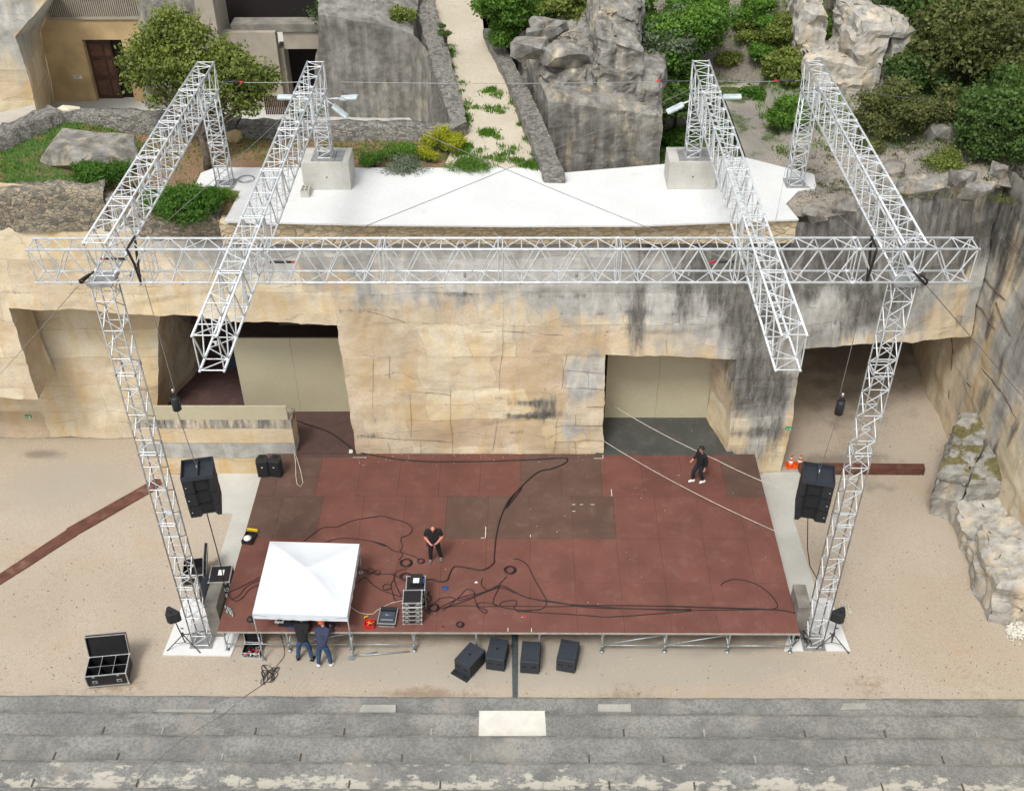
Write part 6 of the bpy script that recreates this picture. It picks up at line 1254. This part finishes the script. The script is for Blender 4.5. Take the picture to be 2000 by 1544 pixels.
def person(pos,yaw,J,label,cols,short=False,hat=None,bald=False,scale=1.0):
    """J: joints in metres, facing -Y: pelvis chest neck head hd(face dir) sh el wr (l,r) hip kn an toe (l,r)"""
    r=empty('person',pos,yaw,label,'person'); r.scale=(scale,)*3
    v={k:Vector(q) for k,q in J.items()}
    names=['pelvis','waist','chest','neck','head','sh_l','el_l','wr_l','sh_r','el_r','wr_r','hip_l','kn_l','an_l','toe_l','hip_r','kn_r','an_r','toe_r']
    v['waist']=v['pelvis'].lerp(v['chest'],.45)
    fd=v['face'].normalized(); up=(v['head']-v['neck']).normalized()
    Vs=[];Es=[];Rs=[];ix={}
    def add(n,p,rad,par=None):
        ix[n]=len(Vs);Vs.append(Vector(p));Rs.append(rad)
        if par:Es.append((ix[par],ix[n]))
    add('pelvis',v['pelvis'],(.10,.08)); add('waist',v['waist'],(.10,.08),'pelvis'); add('chest',v['chest'],(.085,.07),'waist'); add('neck',v['neck'],.052,'chest')
    add('skull0',v['head']-up*.085+fd*.02,.055,'neck'); add('head',v['head'],(.080,.092),'skull0'); add('crown',v['head']+up*.075-fd*.012,(.066,.075),'head')
    for s in 'lr':
        add('sh'+s,v['sh_'+s],.044,'chest'); add('el'+s,v['el_'+s],.050,'sh'+s); add('wr'+s,v['wr_'+s],.034,'el'+s)
        d=(v['wr_'+s]-v['el_'+s]).normalized(); hd=d.lerp(v.get('hand_'+s,d),.7).normalized(); pl=v['wr_'+s]+hd*.06; add('pa'+s,pl,(.032,.020),'wr'+s)
        side=hd.cross(fd if abs(hd.dot(fd))<.9 else Vector((0,0,1))).normalized(); cur=(side.cross(hd)).normalized()
        if cur.dot(fd)<0: cur=-cur
        for k,(o_,l) in enumerate(((-.028,.055),(-.010,.068),(.010,.065),(.027,.048))):
            b=pl+hd*.035+side*o_; add(f'f{k}{s}',b,.0095,'pa'+s); add(f'g{k}{s}',b+hd*l*.55+cur*.008,.0088,f'f{k}{s}'); add(f'h{k}{s}',b+hd*l*.85+cur*.03,.007,f'g{k}{s}')
        tsd=side*(-1 if s=='l' else 1); add('t0'+s,pl-hd*.02+tsd*.035,.010,'pa'+s); add('t1'+s,pl+hd*.015+tsd*.058+cur*.01,.009,'t0'+s)
        add('hip'+s,v['hip_'+s],.062,'pelvis'); add('kn'+s,v['kn_'+s],.045,'hip'+s); add('an'+s,v['an_'+s],.030,'kn'+s); add('toe'+s,v['an_'+s].lerp(v['toe_'+s],.7),.018,'an'+s)
    skin('body',Vs,Es,Rs,cols['skin'],r)
    # face: nose, ears, eyes, mouth
    sx_=fd.cross(up).normalized(); h=v['head']; m=MB(); m.smooth=True
    m.tube([h+fd*.085+up*.005,h+fd*.108-up*.022,h+fd*.09-up*.03],[.008,.014,.008],6)
    for q in (-1,1): m.tube([h+sx_*q*.078+up*.02,h+sx_*q*.092,h+sx_*q*.078-up*.025],[.008,.013,.008],6)
    m.build('face_feature',cols['skin'],r)
    m=MB()
    for q in (-1,1): m.box(h+fd*.088+sx_*q*.03+up*.008,(.016,.016,.010))
    m.build('eye',M['hair'],r); MB().tube([h+fd*.088-sx_*.022-up*.05,h+fd*.092-up*.052,h+fd*.088+sx_*.022-up*.05],.005,5).build('mouth',simple('lips',(.35,.10,.09),.5),r)
    if not bald:
        g=MB(); g.smooth=True; R=up.to_track_quat('Z','Y').to_matrix(); vs=[];fs=[];n=14
        for k in range(7):
            t_=k/6*1.75
            for i in range(n):
                a_=i/n*6.283; d=R@Vector((math.cos(a_)*math.sin(t_),math.sin(a_)*math.sin(t_),math.cos(t_))); fr=max(0,d.dot(fd)); rad=.112 if t_<.9 or fr<.35 else .06; vs.append(h+up*.028-fd*.012+Vector((d.x*rad,d.y*rad,d.z*rad*1.02)))
        for k in range(6): fs+=[(k*n+i,(k+1)*n+i,(k+1)*n+(i+1)%n,k*n+(i+1)%n) for i in range(n)]
        g.add(vs,fs); g.build('hair' if not hat else 'cap',M['hair'] if not hat else hat,r)
        if hat: 
            g=MB(); c_=h+up*.055; g.add([c_+fd*.09-sx_*.07,c_+fd*.09+sx_*.07,c_+fd*.17+sx_*.045-up*.015,c_+fd*.17-sx_*.045-up*.015]+[c_+fd*.09-sx_*.07+up*.01,c_+fd*.09+sx_*.07+up*.01,c_+fd*.17+sx_*.045-up*.008,c_+fd*.17-sx_*.045-up*.008],[(0,1,2,3),(7,6,5,4),(0,3,7,4),(2,1,5,6),(3,2,6,7)]); g.build('cap_peak',hat,r)
    # top garment
    Vs=[];Es=[];Rs=[];ix={}; pe=v['pelvis']; dn=(pe-v['waist']).normalized()
    add('waist',v['waist'],(.185,.150)); add('hem',pe+dn*.0,(.182,.150),'waist'); add('hem2',pe+dn*.07,(.180,.150),'hem'); add('chest',v['chest'],(.215,.17),'waist'); add('col',v['neck'].lerp(v['chest'],.22),.085,'chest')
    for s in 'lr':
        add('sh'+s,v['sh_'+s],.090,'chest'); e=v['sh_'+s].lerp(v['el_'+s],.85) if short else v['el_'+s]; add('el'+s,e,.072,'sh'+s)
        if not short: add('wr'+s,v['wr_'+s]-(v['wr_'+s]-v['el_'+s]).normalized()*.02,.042,'el'+s)
    skin('shirt' if short else 'jacket',Vs,Es,Rs,cols['top'],r)
    Vs=[];Es=[];Rs=[];ix={}
    add('pelvis',pe+(v['waist']-pe)*.25,(.152,.126)); add('cr',pe-Vector((0,0,.03)),(.15,.125),'pelvis')
    for s in 'lr':
        add('hip'+s,v['hip_'+s],.110,'cr'); add('th'+s,v['hip_'+s].lerp(v['kn_'+s],.5),.098,'hip'+s); add('kn'+s,v['kn_'+s],.082,'th'+s); add('an'+s,v['an_'+s]+Vector((0,0,.02)),.068,'kn'+s)
    skin('trousers',Vs,Es,Rs,cols['leg'],r)
    for s in 'lr':
        Vs=[];Es=[];Rs=[];ix={}; a_=v['an_'+s]; t_=v['toe_'+s]; d=(t_-a_); d.z=0; d.normalize()
        add('a',a_-Vector((0,0,.03)),.058); add('heel',Vector((a_.x,a_.y,.042))-d*.035+Vector((0,0,max(0,a_.z-.09))),.05,'a'); add('m',a_.lerp(t_,.55)-Vector((0,0,.02)),(.056,.046),'a'); add('t',t_,(.054,.04),'m'); skin('shoe',Vs,Es,Rs,cols['shoe'],r)
    return r
for q,a in enumerate(((1000,75,1.6,.8,3600,.09,'lgreen','bright green shrub on the left shoulder of the rock slope'),(1075,30,1.8,.8,3600,.1,'lgreen','bright green shrub at the top of the rock slope'),(1120,75,1.2,.8,3000,.085,'lgreen','bright green shrub in the middle of the rock top'),(1450,45,1.0,.6,1800,.09,'olive','olive shrub near the top of the scree'),(1500,55,1.4,1.0,3600,.1,'lgreen','fresh green shrub at the right edge of the scree'),(1500,110,1.2,.9,3000,.1,'lgreen','fresh green shrub lower on the scree edge'),(1425,185,1.6,.4,2600,.08,'olive','low scrub strip above the retaining wall'),(1480,190,1.2,.4,2000,.08,'broom','dark green scrub strip above the retaining wall'),(1590,60,1.5,1.0,4000,.09,'lgreen','bright green shrub clinging between the slab and the tower'),(1600,110,1.0,.8,2400,.08,'lgreen','bright green shrub above the rounded rock'),(1440,262,1.8,.4,3000,.07,'broom','green ground scrub before the retaining wall'),(1350,268,1.2,.4,2200,.07,'lgreen','bright ground scrub behind the right plinth tower'),(1800,240,1.5,.9,3600,.09,'oak','brown green scrub left of the right evergreen'),(1850,320,1.4,.5,2400,.07,'olive','low olive scrub below the right evergreen'),(1700,290,1.2,.5,2200,.07,'oak','brownish scrub beneath the bush tree'))):
    hs_(a[0],a[1],0,a[2],a[3],a[4],a[5],a[6],a[7],201+q)
ST=dict(pelvis=(0,0,.93),chest=(0,.0,1.32),neck=(0,0,1.50),head=(0,-.01,1.63),face=(0,-1,0),sh_l=(.19,0,1.42),el_l=(.25,.03,1.13),wr_l=(.25,-.06,.87),sh_r=(-.19,0,1.42),el_r=(-.25,.03,1.13),wr_r=(-.25,-.06,.87),hip_l=(.09,0,.88),kn_l=(.11,-.02,.48),an_l=(.12,0,.09),toe_l=(.14,-.17,.035),hip_r=(-.09,0,.88),kn_r=(-.11,-.02,.48),an_r=(-.12,0,.09),toe_r=(-.14,-.17,.035))
J=dict(ST); J.update(head=(0,-.11,1.60),neck=(0,-.03,1.50),face=(0,-.65,-.75),sh_l=(.21,0,1.42),el_l=(.29,-.02,1.14),wr_l=(.10,-.25,1.06),hand_l=(-1,-.3,0),sh_r=(-.21,0,1.42),el_r=(-.29,-.02,1.14),wr_r=(-.08,-.27,1.02),hand_r=(1,-.2,.1),hip_l=(.10,0,.88),an_l=(.19,.06,.09),kn_l=(.15,0,.48),toe_l=(.22,-.12,.035),an_r=(-.15,-.04,.09),kn_r=(-.13,-.04,.48),toe_r=(-.19,-.21,.035),pelvis=(0,0,.93))
bm=G(850,1094,ZS); pm=person(bm,.05,J,'bald man in black shirt looking down at his hands on the stage',dict(skin=M['skinr'],top=M['tee'],leg=M['tee'],shoe=M['shoeg']),True,None,True,1.04)
m=MB(); m.bb(-.035,-.01,-.02,.035,.02,.09); rmt=m.build('handset',M['blk']); rmt.location=bm+Vector((.01,-.33,1.07)); rmt.rotation_euler=(.6,0,.2); tag(rmt,'small dark device held in the hands of the bald man','handset')
m=MB(); m.box((-.20,-.06,.88),(.08,.09,.20)); m.build('belt_pouch',M['blkb'],pm)
J=dict(ST); J.update(face=(0,-.85,-.35),head=(0,-.05,1.63),neck=(0,-.02,1.5),el_l=(.27,.06,1.14),wr_l=(.27,.0,.88),el_r=(-.25,.0,1.16),wr_r=(-.24,-.20,1.0),kn_r=(-.11,-.20,.50),an_r=(-.12,-.20,.10),toe_r=(-.13,-.38,.05),kn_l=(.10,-.03,.48),an_l=(.11,.12,.10),toe_l=(.12,-.05,.035))
person(G(1364,940,ZS),math.radians(-62),J,'dark haired person in black jacket and white shoes walking across the stage',dict(skin=M['skin'],top=M['tee'],leg=M['navyd'],shoe=M['white']),False,None,False,1.0)
J=dict(ST); J.update(pelvis=(0,.06,.92),chest=(0,-.14,1.26),neck=(0,-.27,1.42),head=(0,-.36,1.50),face=(0,-.6,-.8),sh_l=(.19,-.20,1.36),sh_r=(-.19,-.20,1.36),el_l=(.27,-.36,1.16),el_r=(-.25,-.36,1.16),wr_l=(.14,-.55,1.14),wr_r=(-.12,-.55,1.14),hip_l=(.09,.06,.87),hip_r=(-.09,.06,.87),an_l=(.24,.10,.09),kn_l=(.18,.02,.48),toe_l=(.30,-.06,.035),an_r=(-.22,.16,.09),kn_r=(-.17,.05,.48),toe_r=(-.28,.0,.035))
person(G(598,1282,0),math.radians(182),J,'person in black top and blue jeans bending over the stage edge under the tent',dict(skin=M['skin'],top=M['tee'],leg=M['jean'],shoe=M['tee']),False,M['hair'],False,1.03)
J2=dict(J); J2.update(an_l=(.17,.20,.09),toe_l=(.24,.05,.035),an_r=(-.22,.12,.09),kn_l=(.14,.08,.48),head=(.05,-.32,1.52),face=(.1,-.7,-.6))
person(G(636,1292,0),math.radians(172),J2,'person in navy jacket, orange cap and white shoes leaning on the stage edge',dict(skin=M['skin'],top=M['navy'],leg=M['jean'],shoe=M['white']),False,M['orange'],False,1.03)
